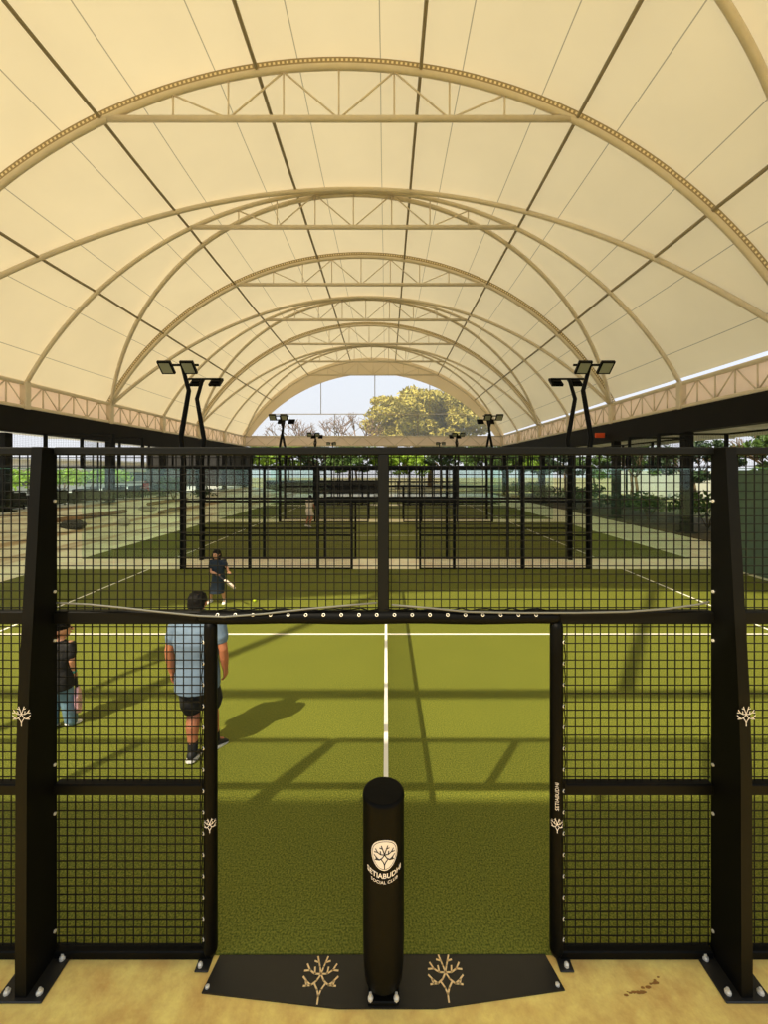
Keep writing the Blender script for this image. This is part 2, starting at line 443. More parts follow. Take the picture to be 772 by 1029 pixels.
for a, nm in names.items():
    pts = []
    for k in range(8):
        for j in range(4):
            t = j/4; x, z = arc(math.radians(a), R0 + .04 - .12*math.sin(PI*t)); pts.append((x, YS[k]+6.0625*t, z))
    x, z = arc(math.radians(a), R0 + .04); pts.append((x, YS[8], z))
    o = MB().tube(pts, .06, 6).build('roof_cable', M['taupe'], None, True, (x, YS[0], z)); tag(o, 'dark cable running the length of the vault, ' + nm, 'cable')

XL, XR = XC - R0*math.sin(TH), XC + R0*math.sin(TH)     # -16.6 / 13.6
def eave(x, s, side):
    o = thing('eave_truss', 'cream lattice girder along the %s eave of the tent' % side, 'truss', (x, YS[0], 5.75)); off = (x, YS[0], 5.75)
    y0, y1 = YS[0], YS[8]
    MB().tube([(x, y0, 6.9), (x, y1, 6.9)], .1, 10).build('top_chord', M['cream'], o, True, off)
    MB().tube([(x, y0, 5.82), (x, y1, 5.82)], .09, 10).build('bottom_chord', M['cream'], o, True, off)
    n = 48
    for i in range(0, n):
        ya, yb = y0 + (y1-y0)*i/n, y0 + (y1-y0)*(i+1)/n
        MB().tube([(x, ya, 5.82), (x, ya, 6.9)], .035, 6).build('web_post', M['cream'], o, True, off)
        MB().tube([(x, ya, 6.9 if i % 2 else 5.82), (x, yb, 5.82 if i % 2 else 6.9)], .03, 6).build('web_brace', M['cream'], o, True, off)
    MB().box(x+s*.14, x+s*.17, y0, y1, 5.78, 7.0).build('fabric_band', M['band'], o, False, off)
eave(XL, -1, 'left'); eave(XR, 1, 'right')

# gable ends: lattice girder, film screen with mullions, crescent valance
def gable(y, apex, label, lab2, film, posts):
    o = thing('gable_truss', label, 'truss', (XC, y, 5.75)); off = (XC, y, 5.75)
    if film: MB().tube([(XL, y, 6.9), (XR, y, 6.9)], .08, 8).build('top_chord', M['cream'], o, True, off)
    zb0 = 5.82 if film else 6.0
    MB().tube([(XL, y, zb0), (XR, y, zb0)], .08 if film else .1, 8).build('bottom_chord', M['cream'], o, True, off)
    n = 24
    for i in range(n if film else 0):
        xa, xb = XL + (XR-XL)*i/n, XL + (XR-XL)*(i+1)/n
        MB().tube([(xa, y, 6.9 if i % 2 else 5.82), (xb, y, 5.82 if i % 2 else 6.9)], .04, 6).build('web_brace', M['cream'], o, True, off)
    if film: MB().box(XL, XR, y+.14, y+.16, 5.8, 6.9).build('fabric_band', M['band'], o, False, off)
    hw, zb = 14.3, 6.9; rise = apex - zb; r = (hw*hw + rise*rise)/(2*rise); zc = apex - r
    op = lambda x: zc + math.sqrt(max(0, r*r - (x-XC)**2))
    g = thing('gable_screen', lab2, 'screen', (XC, y, 6.9)); off = (XC, y, 6.9)
    m = MB(); n = 60; rings = []
    for i in range(n+1):
        th = -TH + 2*TH*i/n; x, z = arc(th, R0 + .3)
        t2 = -math.asin(hw/r) + 2*math.asin(hw/r)*i/n
        xo, zo = XC + r*math.sin(t2), zc + r*math.cos(t2)
        rings.append([(x, y-.02, z), (x, y+.02, z), (xo, y+.02, zo), (xo, y-.02, zo)])
    m.loft(rings); m.build('valance', M['valance'], g, False, off)
    for x, za, zb2 in posts:
        MB().tube([(x, y, za), (x, y, min(zb2, op(x)))], .045 if film else .11, 6).build('mullion', M['taupe'], g, False, off)
    zt = 9.5; hx = math.sqrt(r*r-(zt-zc)**2)
    if film: MB().tube([(XC-hx, y, zt), (XC+hx, y, zt)], .05, 6).build('transom', M['cream'], g, False, off)
    if film:
        rr = [[(XC + r*math.sin(t), y+.03, zc + r*math.cos(t)), (XC + r*math.sin(t), y+.03, zb)] for t in [(-1 + 2*i/40)*math.asin(hw/r) for i in range(41)]]
        f = MB(); 
        for i in range(40):
            f.add([rr[i][0], rr[i+1][0], rr[i+1][1], rr[i][1]], [(0,1,2,3)])
        f.build('clear_film', M['film'], g, False, off)['label'] = 'clear hazy film'
gable(YS[8], 14.2, 'cream lattice girder across the far end of the tent', 'arched clear gable screen showing sky and tree at far end', True,
      [(-7.6, 9.5, 20), (-1.3, 9.5, 20), (5.1, 9.5, 20), (-6.0, 6.9, 9.5), (3.7, 6.9, 9.5)])
gable(YS[0], 13.3, 'lattice girder across the front gable above the frame', 'open arched front gable above the frame', False,
      [(-6.1, 6.0, 20), (.25, 6.0, 20)])

# dark fascias, soffits, columns
for x0, x1, xo, nm, side in ((XL-.5, XL+.05, -20.4, 'left', -1), (XR-.05, XR+.5, 21, 'right', 1)):
    struct(MB().box(x0, x1, 0, 54, 4.65, 5.76), 'fascia_'+nm, M['fascia'], 'black fascia beam under the %s eave girder' % nm)
    a, b = (xo, x0) if side < 0 else (x1, xo)
    struct(MB().box(a, b, 0, 54, 4.9, 5.0), 'canopy_'+nm, M['soffit'], 'grey canopy soffit outside the %s eave' % nm)
    c = thing('canopy_beams', 'grey beams crossing under the %s canopy soffit' % nm, 'beams', ((a+b)/2, 0, 4.9))
    for k, y in enumerate(YS):
        MB().box(a, b, y-.04, y+.04, 4.82, 4.9).build('beam', M['soffit'], c, False, ((a+b)/2, 0, 4.9))
for side, x, zb in (('left', XL-.25, 1.0), ('right', XR+.25, .05)):
    for k, y in enumerate(YS[1:]):
        if side == 'left' and k < 2: continue
        if side == 'left': x = XL - (.95 if k == 2 else 0)
        o = thing('steel_column', '%s dark square column from the front under the %s eave' % (ORD[k], side), 'column', (x, y, zb), group='columns under the %s eave' % side)
        hw = .2
        MB().rbox(x-hw, x+hw, y-hw, y+hw, zb, 4.65, .02).build('shaft', M['column'], o, False, (x,y,zb))
        MB().rbox(x-.32, x+.32, y-.32, y+.32, zb, zb+.05, .01).build('base_plate', M['column'], o, False, (x,y,zb))
for k in range(6):
    y = 16 + 7*k
    o = MB().tube([(-20.2, y, 1.0), (-20.2, y, 4.9)], .06, 8).build('canopy_post', M['column'], None, True, (-20.2, y, 1.0))
    tag(o, '%s thin dark post from the front at the outer edge of the left canopy' % ORD[k], 'post', 'thin posts of the left canopy')
    o = MB().tube([(20.8, y, -.06), (20.8, y, 4.9)], .09, 8).build('canopy_post', M['column'], None, True, (20.8, y, -.06))
    tag(o, '%s thin dark post from the front at the outer edge of the right canopy' % ORD[k], 'post', 'thin posts of the right canopy')
struct(MB().box(-30, -16.9, 53.6, 54, 1.0, 5.2), 'wall_far_left', M['endwall'], 'dark boarded wall closing the far end of the left canopy')
p = px(603, 437, 26.3)
o = thing('hanging_sign', 'small orange sign box fixed under the right black fascia', 'sign', (p[0], p[1], 4.65))
MB().rbox(p[0]-.3, p[0]+.3, p[1]-.04, p[1]+.04, 4.92, 5.22, .02).build('panel', M['orange'], o, False, (p[0], p[1], 4.65))
MB().bar((p[0]+.28, p[1], 5.07), (XR-.04, p[1], 5.07), .04, .04).build('bracket', M['black'], o, False, (p[0], p[1], 4.65))

# unseen roof slab added behind the camera, sized only to shade the apron
struct(MB().box(-34, 34, -1.6, 0, 5.5, 5.58), 'unseen_shade_roof', M['soffit'], 'unseen narrow roof slab added to shade the apron')

# ------------------------------------------------------------------ emblem and lettering
def sym(l): return l + [[(-x, y) for x, y in q] for q in l]
EMB = [[(0,-1),(0,-.7)]] + sym([[(0,-.7),(-.1,-.45),(-.27,-.22)],
           [(0,.2),(-.1,.5),(-.27,.95)], [(-.18,.7),(-.4,.76)], 
           [(0,.2),(-.32,.2),(-.6,.36),(-.78,.62)], [(-.32,.2),(-.36,.48)], [(-.6,.36),(-.88,.34)],
           [(0,.2),(-.18,-.08),(-.45,-.27),(-.82,-.3)], [(-.45,-.27),(-.68,-.12),(-.9,.08)], [(-.66,-.3),(-.74,-.12)]])
def emblem(mb, f, size, w, lines=EMB):
    for q in lines:
        for (x0, y0), (x1, y1) in zip(q[:-1], q[1:]):
            n = 3
            dx, dy = x1-x0, y1-y0; L = math.hypot(dx, dy); nx, ny = -dy/L*w/size, dx/L*w/size; ex, ey = dx/L*w/size*.7, dy/L*w/size*.7
            a0, b0, a1, b1 = x0-ex, y0-ey, x1+ex, y1+ey
            for i in range(n):
                t0, t1 = i/n, (i+1)/n
                c0 = (a0+(a1-a0)*t0, b0+(b1-b0)*t0); c1 = (a0+(a1-a0)*t1, b0+(b1-b0)*t1)
                mb.add([f((c0[0]-nx)*size, (c0[1]-ny)*size), f((c1[0]-nx)*size, (c1[1]-ny)*size), f((c1[0]+nx)*size, (c1[1]+ny)*size), f((c0[0]+nx)*size, (c0[1]+ny)*size)], [(0,1,2,3)])
def text_mesh(mb, body, size, f, bold=0.0, spacing=1.0):
    c = bpy.data.curves.new('t', 'FONT'); c.body = body; c.size = size; c.align_x = 'CENTER'; c.align_y = 'CENTER'; c.resolution_u = 3
    c.offset = bold; c.space_character = spacing
    o = bpy.data.objects.new('t', c); COL.objects.link(o)
    me = bpy.data.meshes.new_from_object(o.evaluated_get(bpy.context.evaluated_depsgraph_get()))
    mb.add([f(v.co.x, v.co.y) for v in me.vertices], [tuple(p.vertices) for p in me.polygons])
    bpy.data.objects.remove(o); bpy.data.curves.remove(c); bpy.data.meshes.remove(me)

# ------------------------------------------------------------------ near fence (y = 2.56)
def grid(mb, x0, x1, y, z0, z1, st=.05, r=.0024, n=4):
    k = int((x1-x0)/st)
    for i in range(k+1):
        x = x0 + (x1-x0-k*st)/2 + i*st; mb.box(x-r, x+r, y-r, y+r, z0, z1)
    k = int((z1-z0)/st)
    for i in range(k+1):
        z = z0 + (z1-z0-k*st)/2 + i*st; mb.box(x0, x1, y-r*3, y-r, z-r, z+r)
YF = 2.56
fence = thing('court_fence', 'black steel mesh fence with open doorway nearest to the camera', 'fence', (0, YF, 0)); FO = (0, YF, 0)
def main_post(xi, s):
    # xi: inner face, s: outward sign; tapered deep post with flat outer flange
    prof = [(2.566, 0), (2.345, 0), (2.35, 1.25), (2.365, 1.66), (2.455, 3.03), (2.566, 3.03)]
    xo = xi + s*.062
    m = MB(); n = len(prof)
    m.add([(xi, y, z) for y, z in prof] + [(xo, y, z) for y, z in prof],
          [tuple(range(n)), tuple(reversed(range(n, 2*n)))] + [(i, i+n, (i+1) % n + n, (i+1) % n) for i in range(n)])
    p = m.build('post', M['black'], fence, False, FO)
    xm = (xi+xo)/2
    MB().rbox(xm-.033, xm+.033, 2.452, 2.569, 3.03, 3.037, .003).build('cap', M['rail'], p, False, FO)
    bp = MB().rbox(xm-.13, xm+.13, 2.325, 2.625, 0, .012, .004).build('base_plate', M['plate'], p, False, FO)
    for bx, by in ((-.09, 2.365), (.09, 2.365), (-.09, 2.53), (.09, 2.53)):
        MB().rings([(xm+bx, by, .01, .017, .017), (xm+bx, by, .024, .017, .017), (xm+bx, by, .028, .009, .009), (xm+bx, by, .04, .008, .008)], 8).build('anchor_bolt', M['zinc'], p, False, FO)
    for zz in (2.72, 2.18, 1.89, 1.15, .86, .16):
        MB().tube([(xi - s*.001, 2.545, zz), (xi - s*.008, 2.545, zz)], .009, 8).build('bolt', M['zinc'], p, False, FO)
    e = MB(); emblem(e, lambda u, v: (xi + s*.031 + u, 2.3535 - .0015, 1.55 + v), .055, .0022)
    e.build('emblem', M['logo'], p, False, FO)['label'] = 'small white tree emblem'
main_post(-1.974, -1); main_post(1.95, 1)
def rail(nm, x0, x1, z0, z1, y0=2.532, y1=2.588, m='black'):
    return MB().rbox(x0, x1, y0, y1, z0, z1, .006).build(nm, M[m], fence, False, FO)
rail('top_rail', -1.972, 1.945, 2.993, 3.04, m='rail')
for x0, x1 in ((-3.97, -2.034), (2.007, 3.97)): rail('top_rail', x0, x1, 2.993, 3.04, m='rail')
rail('beam', -1.972, -1.08, 1.99, 2.065, m='black'); rail('beam', .98, 1.945, 1.99, 2.065)
rail('beam', -1.08, .98, 2.0, 2.06)
rail('centre_post', -.05, .018, 2.06, 2.995, 2.53, 2.59, 'rail')
for x0, x1 in ((-3.97, -2.034), (2.007, 3.97)): 
    rail('beam', x0, x1, 1.99, 2.065); rail('mid_rail', x0, x1, .975, 1.04); rail('bottom_rail', x0, x1, .0, .05)
rail('mid_rail', -1.972, -1.06, .975, 1.04); rail('mid_rail', 1.03, 1.945, .975, 1.04)
rail('bottom_rail', -1.972, -1.06, .0, .05); rail('bottom_rail', 1.03, 1.945, .0, .05)
def panel(x0, x1, z0, z1):
    m = MB(); grid(m, x0, x1, 2.57, z0, z1, .05, .0025); m.build('mesh_panel', M['wire'], fence, False, FO)
panel(-1.972, -.05, 2.065, 2.993); panel(.018, 1.945, 2.065, 2.993)
for x0, x1 in ((-1.972, -1.06), (1.03, 1.945), (-3.97, -2.034), (2.007, 3.97)):
    panel(x0, x1, .05, .975); panel(x0, x1, 1.04, 1.99)
for x0, x1 in ((-3.97, -2.034), (2.007, 3.97)): panel(x0, x1, 2.065, 2.993)
def eyelet(parent, c, ax):
    m = MB(); c = Vector(c); n = 10; ax = Vector(ax).normalized()
    u = ax.cross(Vector((.3,.5,.8))).normalized(); w = ax.cross(u)
    m.tube([c + (u*math.cos(2*PI*k/n) + w*math.sin(2*PI*k/n))*.0085 for k in range(n+1)], .0028, 5)
    m.build('eyelet', M['zinc'], parent, True, FO)
# padded jambs and lintel, laced along one edge
for xc, s, x1 in ((-1.043, -1, 0), (1.014, 1, 0)):
    pts = [(xc, 2.545, .03), (xc, 2.545, .06), (xc, 2.545, 1.0), (xc, 2.545, 1.97), (xc, 2.545, 2.0)]
    pd = MB().tube(pts, [.03, .04, .039, .038, .034], 14).build('jamb_padding', M['pad'], fence, True, FO)
    for k in range(15):
        eyelet(pd, (xc + s*.034, 2.518, .14 + k*.125), (s*.6, -.8, 0))
    lz = MB(); lz.tube([(xc + s*(.036 + .008*(k % 2)), 2.52, .12 + k*.0625) for k in range(30)], .0035, 5)
    lz.build('lacing', M['black'], pd, True, FO)
    br = MB().rbox(xc-.035+s*.03, xc+.045+s*.03, 2.47, 2.56, 0, .01, .003).build('foot_bracket', M['plate'], fence, False, FO)
    MB().rings([(xc+s*.04, 2.495, .01, .014, .014), (xc+s*.04, 2.495, .024, .014, .014), (xc+s*.04, 2.495, .034, .006, .006)], 8).build('anchor_bolt', M['zinc'], br, False, FO)
    ang = -s*.3
    e = MB(); f = lambda u, v: (xc + .0405*math.sin(u/.0405 - s*.25), 2.545 - .0405*math.cos(u/.0405 - s*.25), .82 + v)
    emblem(e, f, .042, .0017)
    if s > 0: text_mesh(e, 'SETIABUDHI', .03, lambda u, v: f(-v, u + .17))
    e.build('emblem', M['logo'], pd, False, FO)['label'] = 'white emblem printed on the padding'
pts = [(-1.09 + 2.09*i/14, 2.545, 2.03 - .003*math.sin(i*1.3)) for i in range(15)]
pd = MB().tube(pts, .04, 14, True).build('lintel_padding', M['pad'], fence, True, FO)
for k in range(19):
    eyelet(pd, (-.99 + k*.104, 2.512, 2.053), (0, -.75, .65))
lz = MB().tube([(-1.0 + k*.05, 2.53 + .012*(k % 2), 2.071 + .006*(k % 3)) for k in range(40)], .004, 5).build('lacing', M['black'], pd, True, FO)
# loose cables lying along the rail
for nm, L in (('left half of the doorway rail', [(57,606),(90,607.5),(120,610.5),(160,615),(200,619),(225,620),(265,617),(310,612),(350,608.5),(379,606)]),
              ('right half of the doorway rail', [(394,608),(430,611),(470,615),(520,616),(580,616),(630,615),(670,612),(700,608),(713,605)])):
    P = [px(x, y, 2.506) for x, y in L]
    o = MB().tube(P, .0065, 6).build('loose_cable', M['cable'], None, True, P[0]); tag(o, 'thin dark cable drooping along the ' + nm, 'cable')

# threshold plate with cut-out emblems
pl = thing('threshold_plate', 'black floor plate with two tan tree emblems in the doorway', 'plate', (0, 2.45, 0)); PO = (0, 2.45, 0)
poly = [(-.992, 2.555), (-1.022, 2.372), (-.26, 2.303), (.27, 2.303), (.998, 2.385), (.952, 2.56)]
n = len(poly)
MB().add([(x, y, 0) for x, y in poly] + [(x, y, .008) for x, y in poly], [tuple(reversed(range(n))), tuple(range(n, 2*n))] + [(i, (i+1) % n, (i+1) % n + n, i+n) for i in range(n)]).build('sheet', M['plate'], pl, False, PO)
for x, y in ((-.373, 2.435), (.342, 2.443)):
    e = MB(); emblem(e, lambda u, v: (x + u*.95, y + v, .0092), .115, .0048); e.build('emblem', M['sand_logo'], pl, False, PO)['label'] = 'tan tree emblem'
for x, y in ((-1.0, 2.395), (.965, 2.405)):
    MB().rings([(x, y, .008, .012, .012), (x, y, .016, .012, .012), (x, y, .019, .006, .006)], 8).build('bolt', M['zinc'], pl, False, PO)

# net post with cylindrical padding
NX, NY, NR = -.014, 2.405, .115
npo = thing('net_post', 'black padded round net post with white club emblem in the doorway', 'post', (NX, NY, .008)); NO = (NX, NY, .008)
pad = MB().rings([(NX, NY, .06, NR*.8, NR*.8), (NX, NY, .075, NR*.9, NR*.9), (NX, NY, .16, NR*.97, NR*.97), (NX, NY, .3, NR, NR), (NX, NY, 1.06, NR, NR), (NX, NY, 1.085, NR*1.02, NR*1.02), (NX, NY, 1.098, NR*.99, NR*.99), (NX, NY, 1.104, NR*.9, NR*.9)], 48)
pad = pad.build('padding', M['pad'], npo, True, NO)
pad.data.polygons[len(pad.data.polygons)-1].use_smooth = False
b = MB().rbox(NX-.085, NX+.085, 2.31, 2.5, .008, .03, .005); b.rbox(NX-.06, NX+.06, 2.34, 2.47, .02, .2, .01)
b.build('base', M['black'], npo, False, NO)
for s in (-1, 1):
    MB().rings([(NX+s*.07, 2.325, .02, .015, .015), (NX+s*.07, 2.325, .04, .015, .015), (NX+s*.07, 2.325, .045, .008, .008), (NX+s*.07, 2.325, .062, .008, .008)], 8).build('bolt', M['zinc'], npo, False, NO)
def cyl(eps):
    return lambda u, v: (NX + (NR+eps)*math.sin(u/NR), NY - (NR+eps)*math.cos(u/NR), v)
def disc(f, hw, hh, cv, n=40):
    vs, fs = [], []
    rows = 14
    for i in range(rows+1):
        v = -math.cos(PI*i/rows); wd = math.sqrt(max(0, 1-v*v))*(1 + .1*v)
        for j in range(13): vs.append(f(.006 + hw*wd*(-1 + 2*j/12), cv + hh*v))
    for i in range(rows):
        for j in range(12): a = i*13+j; fs.append((a, a+1, a+14, a+13))
    return vs, fs
CV = .842
e = MB(); e.add(*disc(cyl(.0012), .074, .082, CV))
f2 = cyl(.0012)
lg = e.build('emblem', M['logo'], npo, False, NO); lg['label'] = 'white oval emblem'
e = MB(); f3 = cyl(.0024); emblem(e, lambda u, v: f3(.006 + u, CV - .008 + v), .062, .0026); 
ring = [(math.cos(t)*.93*(1+.12*math.sin(t)), math.sin(t)*.93) for t in [2*PI*k/40 for k in range(41)]]
f4 = cyl(.0022); rg = MB()
for (a0, b0), (a1, b1) in zip(ring[:-1], ring[1:]):
    e.add([f4(.006+a0*.073, CV+b0*.081), f4(.006+a1*.073, CV+b1*.081), f4(.006+a1*.0705, CV+b1*.078), f4(.006+a0*.0705, CV+b0*.078)], [(0,1,2,3)])
e.build('tree_lines', M['pad'], lg, False, NO)
e = MB()
text_mesh(e, 'SETIABUDHI', .038, lambda u, v: f2(u + .006, CV - .112 + v + 1.7*u*u), .0008, 1.0)
text_mesh(e, 'SOCIAL CLUB', .023, lambda u, v: f2(u + .006, CV - .146 + v + 1.7*u*u), .0003, 1.1)
e.build('lettering', M['logo'], npo, False, NO)['label'] = 'white club lettering'

# net
net = thing('padel_net', 'black court net with white top tape running away from the doorway', 'net', (0, 7.5, 0)); TO = (0, 7.5, 0)
def nz_(y): return .92 - .03*math.sin(PI*(y-2.5)/10.0)
ys = [2.53 + 9.97*i/40 for i in range(41)]
MB().loft([[(-.015, y, nz_(y)-.06), (.015, y, nz_(y)-.06), (.015, y, nz_(y)), (-.015, y, nz_(y))] for y in ys]).build('top_tape', M['white'], net, False, TO)['label'] = 'white top tape'
m = MB()
for k in range(222):
    y = 2.53 + k*.045; m.box(-.002, .002, y-.002, y+.002, .03, nz_(y)-.05)
for k in range(19):
    z = .04 + k*.045
    m.loft([[(-.0015, y, z*nz_(y)/.92-.0015), (.0015, y, z*nz_(y)/.92-.0015), (.0015, y, z*nz_(y)/.92+.0015), (-.0015, y, z*nz_(y)/.92+.0015)] for y in ys])
m.build('netting', M['wire'], net, False, TO)
MB().rbox(-.05, .05, 12.36, 12.5, .012, .95, .02).build('far_post', M['pad'], net, False, TO)

# ------------------------------------------------------------------ generic far fences, glass ends, lamp posts
def side_fence(y, label, near=False, st=.05):
    o = thing('court_fence', label, 'fence', (0, y, 0), group='mesh side fences of the courts'); O = (0, y, 0)
    posts = [(-10,4),(-8,4),(-6,3),(-4,3),(-2,3),(2,3),(4,3),(6,3),(8,4),(10,4)]
    if near: posts = [p for p in posts if abs(p[0]) > 3]
    for x, h in posts:
        MB().rbox(x-.04, x+.04, y-.04, y+.04, 2.98 if abs(x) > 7 else 0, h, .006).build('post', M['black'], o, False, O)
    if not near:
        for x in (-1, 1): MB().rbox(x-.03, x+.03, y-.03, y+.03, 0, 2.0, .005).build('jamb', M['black'], o, False, O)
        MB().rbox(-2, 2, y-.03, y+.03, 1.98, 2.05, .006).build('lintel', M['black'], o, False, O)
        MB().rbox(-2, 2, y-.03, y+.03, 2.97, 3.03, .006).build('top_rail', M['black'], o, False, O)
        MB().rbox(-.03, .03, y-.03, y+.03, 2.05, 2.97, .005).build('centre_post', M['black'], o, False, O)
    for s in (-1, 1):
        xs = (4, 6) if near else (2, 6)
        a, b = sorted((s*xs[0], s*xs[1]))
        for z0, z1, nm in ((2.97, 3.03, 'top_rail'), (1.97, 2.03, 'mid_rail'), (.98, 1.03, 'mid_rail'), (0, .05, 'bottom_rail')):
            a2, b2 = a, b
            if z1 < 1.5 and not near: a2, b2 = sorted((s*1, s*6))
            MB().rbox(a2, b2, y-.025, y+.025, z0, z1, .004).build(nm, M['black'], o, False, O)
        m = MB()
        if near: grid(m, a, b, y+.03, .05, 2.97, st, .0013)
        else:
            grid(m, a, b, y+.03, .05, 2.97, st, .0013)
            a3, b3 = sorted((s*1, s*2)); grid(m, a3, b3, y+.03, .05, 1.97, st, .0013)
            a3, b3 = sorted((s*.03, s*2)); grid(m, a3, b3, y+.03, 2.05, 2.97, st, .0013)
        m.build('mesh_panel', M['wire'], o, False, O)
        for k in (6, 8):
            a, b = sorted((s*k, s*(k+2)))
            MB().box(a+.04 if k == 6 else a+.005, b-.005, y-.006, y+.006, .02, 2.98).build('glass_panel', M['glass'], o, False, O)
            MB().rbox(a, b, y-.02, y+.02, 2.975, 3.015, .004).build('glass_rail', M['black'], o, False, O)
        MB().rbox(a, b, y-.025, y+.025, 3.95, 4.0, .004).build('top_rail', M['black'], o, False, O)
        m = MB(); grid(m, a, b, y+.025, 3.02, 3.95, st, .0013); m.build('upper_mesh', M['wire'], o, False, O)
side_fence(2.56, 'outer runs of the nearest side fence beside the frame', True)
for i, y in enumerate(COURTS):
    if i: side_fence(y, 'near side mesh fence of the %s court from the front' % ORD[i], st=.05 if i < 2 else .1)
    side_fence(y+10, 'far side mesh fence of the %s court from the front' % ORD[i], st=.05 if i < 2 else .1)
    for s, side in ((-1, 'left'), (1, 'right')):
        screen = (i == 0 and s > 0)
        lab = '%s end wall of the %s court from the front, %s' % (side, ORD[i], 'hung with a green windscreen' if screen else 'clear glass with mesh on top')
        o = thing('court_end_wall', lab, 'wall', (s*10, y+5, 0), group='end walls of the courts'); O = (s*10, y+5, 0)
        for k in range(1, 5):
            MB().rbox(s*10-.035, s*10+.035, y+2*k-.035, y+2*k+.035, 2.98, 4, .005).build('post', M['black'], o, False, O)
        for k in range(5):
            MB().box(s*10-.006, s*10+.006, y+2*k+.005, y+2*k+1.995, .02, 2.97).build('glass_panel', M['glass'], o, False, O)
            MB().box(s*10-.008, s*10+.008, y+2*k+.04, y+2*k+1.96, 2.955, 2.975).build('glass_edge', M['glass_edge'], o, False, O)
        MB().rbox(s*10-.025, s*10+.025, y, y+10, 3.95, 4.0, .004).build('top_rail', M['black'], o, False, O)
        m = MB()
        st = .05 if i < 2 else .1
        for k in range(int(10/st)+1): m.box(s*10-.0013, s*10+.0013, y+k*st-.0013, y+k*st+.0013, 2.98, 3.95)
        for k in range(int(1/st)): m.box(s*10-.0013, s*10+.0013, y, y+10, 2.99+k*st, 2.9926+k*st)
        m.build('upper_mesh', M['wire'], o, False, O)
        if screen:
            n = 60; MB().loft([[(9.955+.006*math.sin(k*.9), y+.05+9.9*k/n, .08), (9.96+.006*math.sin(k*.9), y+.05+9.9*k/n, .08), (9.96+.008*math.sin(k*.7), y+.05+9.9*k/n, 2.92), (9.955+.008*math.sin(k*.7), y+.05+9.9*k/n, 2.92)] for k in range(n+1)]).build('windscreen', M['screen_green'], o, False, O)

def lamp_proto():
    # bends toward +y and +x; heads look toward +y and down
    o = thing('court_lamp', 'x', 'lamp', (0,0,0))
    MB().tube([(0,0,.0),(0,0,3.2),(-.07,.02,3.9),(.2,.1,5.25),(.1,.3,5.93)], [.075,.075,.075,.065,.055], 10).build('pole', M['black'], o, True)
    MB().tube([(-.5,.32,5.95),(.58,.32,5.95)], .035, 8).build('crossbar', M['black'], o, True)
    for x in (-.3, .34):
        R = Matrix.Rotation(math.radians(40), 3, 'X'); c = Vector((x, .42, 5.86))
        def slab(hx, hy, z0, z1):
            return [[tuple(c + R @ Vector((a*hx, b*hy, z))) for a, b in ((-1,-1),(1,-1),(1,1),(-1,1))] for z in (z0, z1)]
        h = MB(); h.loft(slab(.19, .21, -.04, .04)); h.loft(slab(.13, .13, .04, .085))
        hd = h.build('lamp_head', M['black'], o)
        MB().loft(slab(.145, .165, -.046, -.04)).build('lens', M['lens'], hd)
    return o
proto = lamp_proto(); first = True
def put_lamp(x, y, facing, mirror, label):
    global first
    o = proto if first else copy_tree(proto); first = False
    o.location = (x, y, 0); o.scale = (mirror, facing, 1); o['label'] = label; o['group'] = 'floodlight poles along the courts'
for i, y in enumerate(COURTS):
    for s, side in ((-1, 'left'), (1, 'right')):
        if i: put_lamp(s*6.0, y-.13, 1, s, 'black floodlight pole, %s side, near edge of the %s court, heads turned away' % (side, ORD[i]))
        put_lamp(s*6.0, y+10.13, -1, -s, 'black floodlight pole, %s side, far edge of the %s court, heads facing camera' % (side, ORD[i]))
put_lamp(-6.0, 2.43, 1, -1, 'black floodlight pole left of the frame whose shadow falls on the nearest court')

# ------------------------------------------------------------------ vegetation
def leaves(mb, c, r, n, size, shell=.55):
    for _ in range(n):
        while True:
            p = Vector((random.uniform(-1,1), random.uniform(-1,1), random.uniform(-1,1)))
            if shell < p.length <= 1: break
        q = Vector(c) + Vector((p.x*r[0], p.y*r[1], p.z*r[2]))
        a = Vector((random.gauss(0,1), random.gauss(0,1), random.gauss(0,1))).normalized()
        b = a.cross(Vector((random.gauss(0,1), random.gauss(0,1), random.gauss(0,1)))).normalized()
        k = size*random.uniform(.6, 1.3); w = k*.45; c3 = a.cross(b)*k*.12
        mb.add([q - a*k, q + b*w + c3, q + a*k, q - b*w + c3], [(0,1,2,3)])
def branches(mb, p, d, L, r, depth, out):
    q = p + d*L; mid = p + d*L*.5 + Vector((random.uniform(-1,1), random.uniform(-1,1), random.uniform(-.3,.5)))*L*.06
    mb.tube([p, mid, q], [r, r*.85, r*.7], 6 if depth > 1 else 4)
    if depth <= 1: out.append(q)
    if depth == 0: return
    for _ in range(random.choice((2, 3, 3))):
        a = Vector((random.gauss(0,1), random.gauss(0,1), random.gauss(0,.55))).normalized()
        branches(mb, q, (d*.75 + a*.62 + Vector((0,0,.12))).normalized(), L*random.uniform(.62,.82), r*.66, depth-1, out)
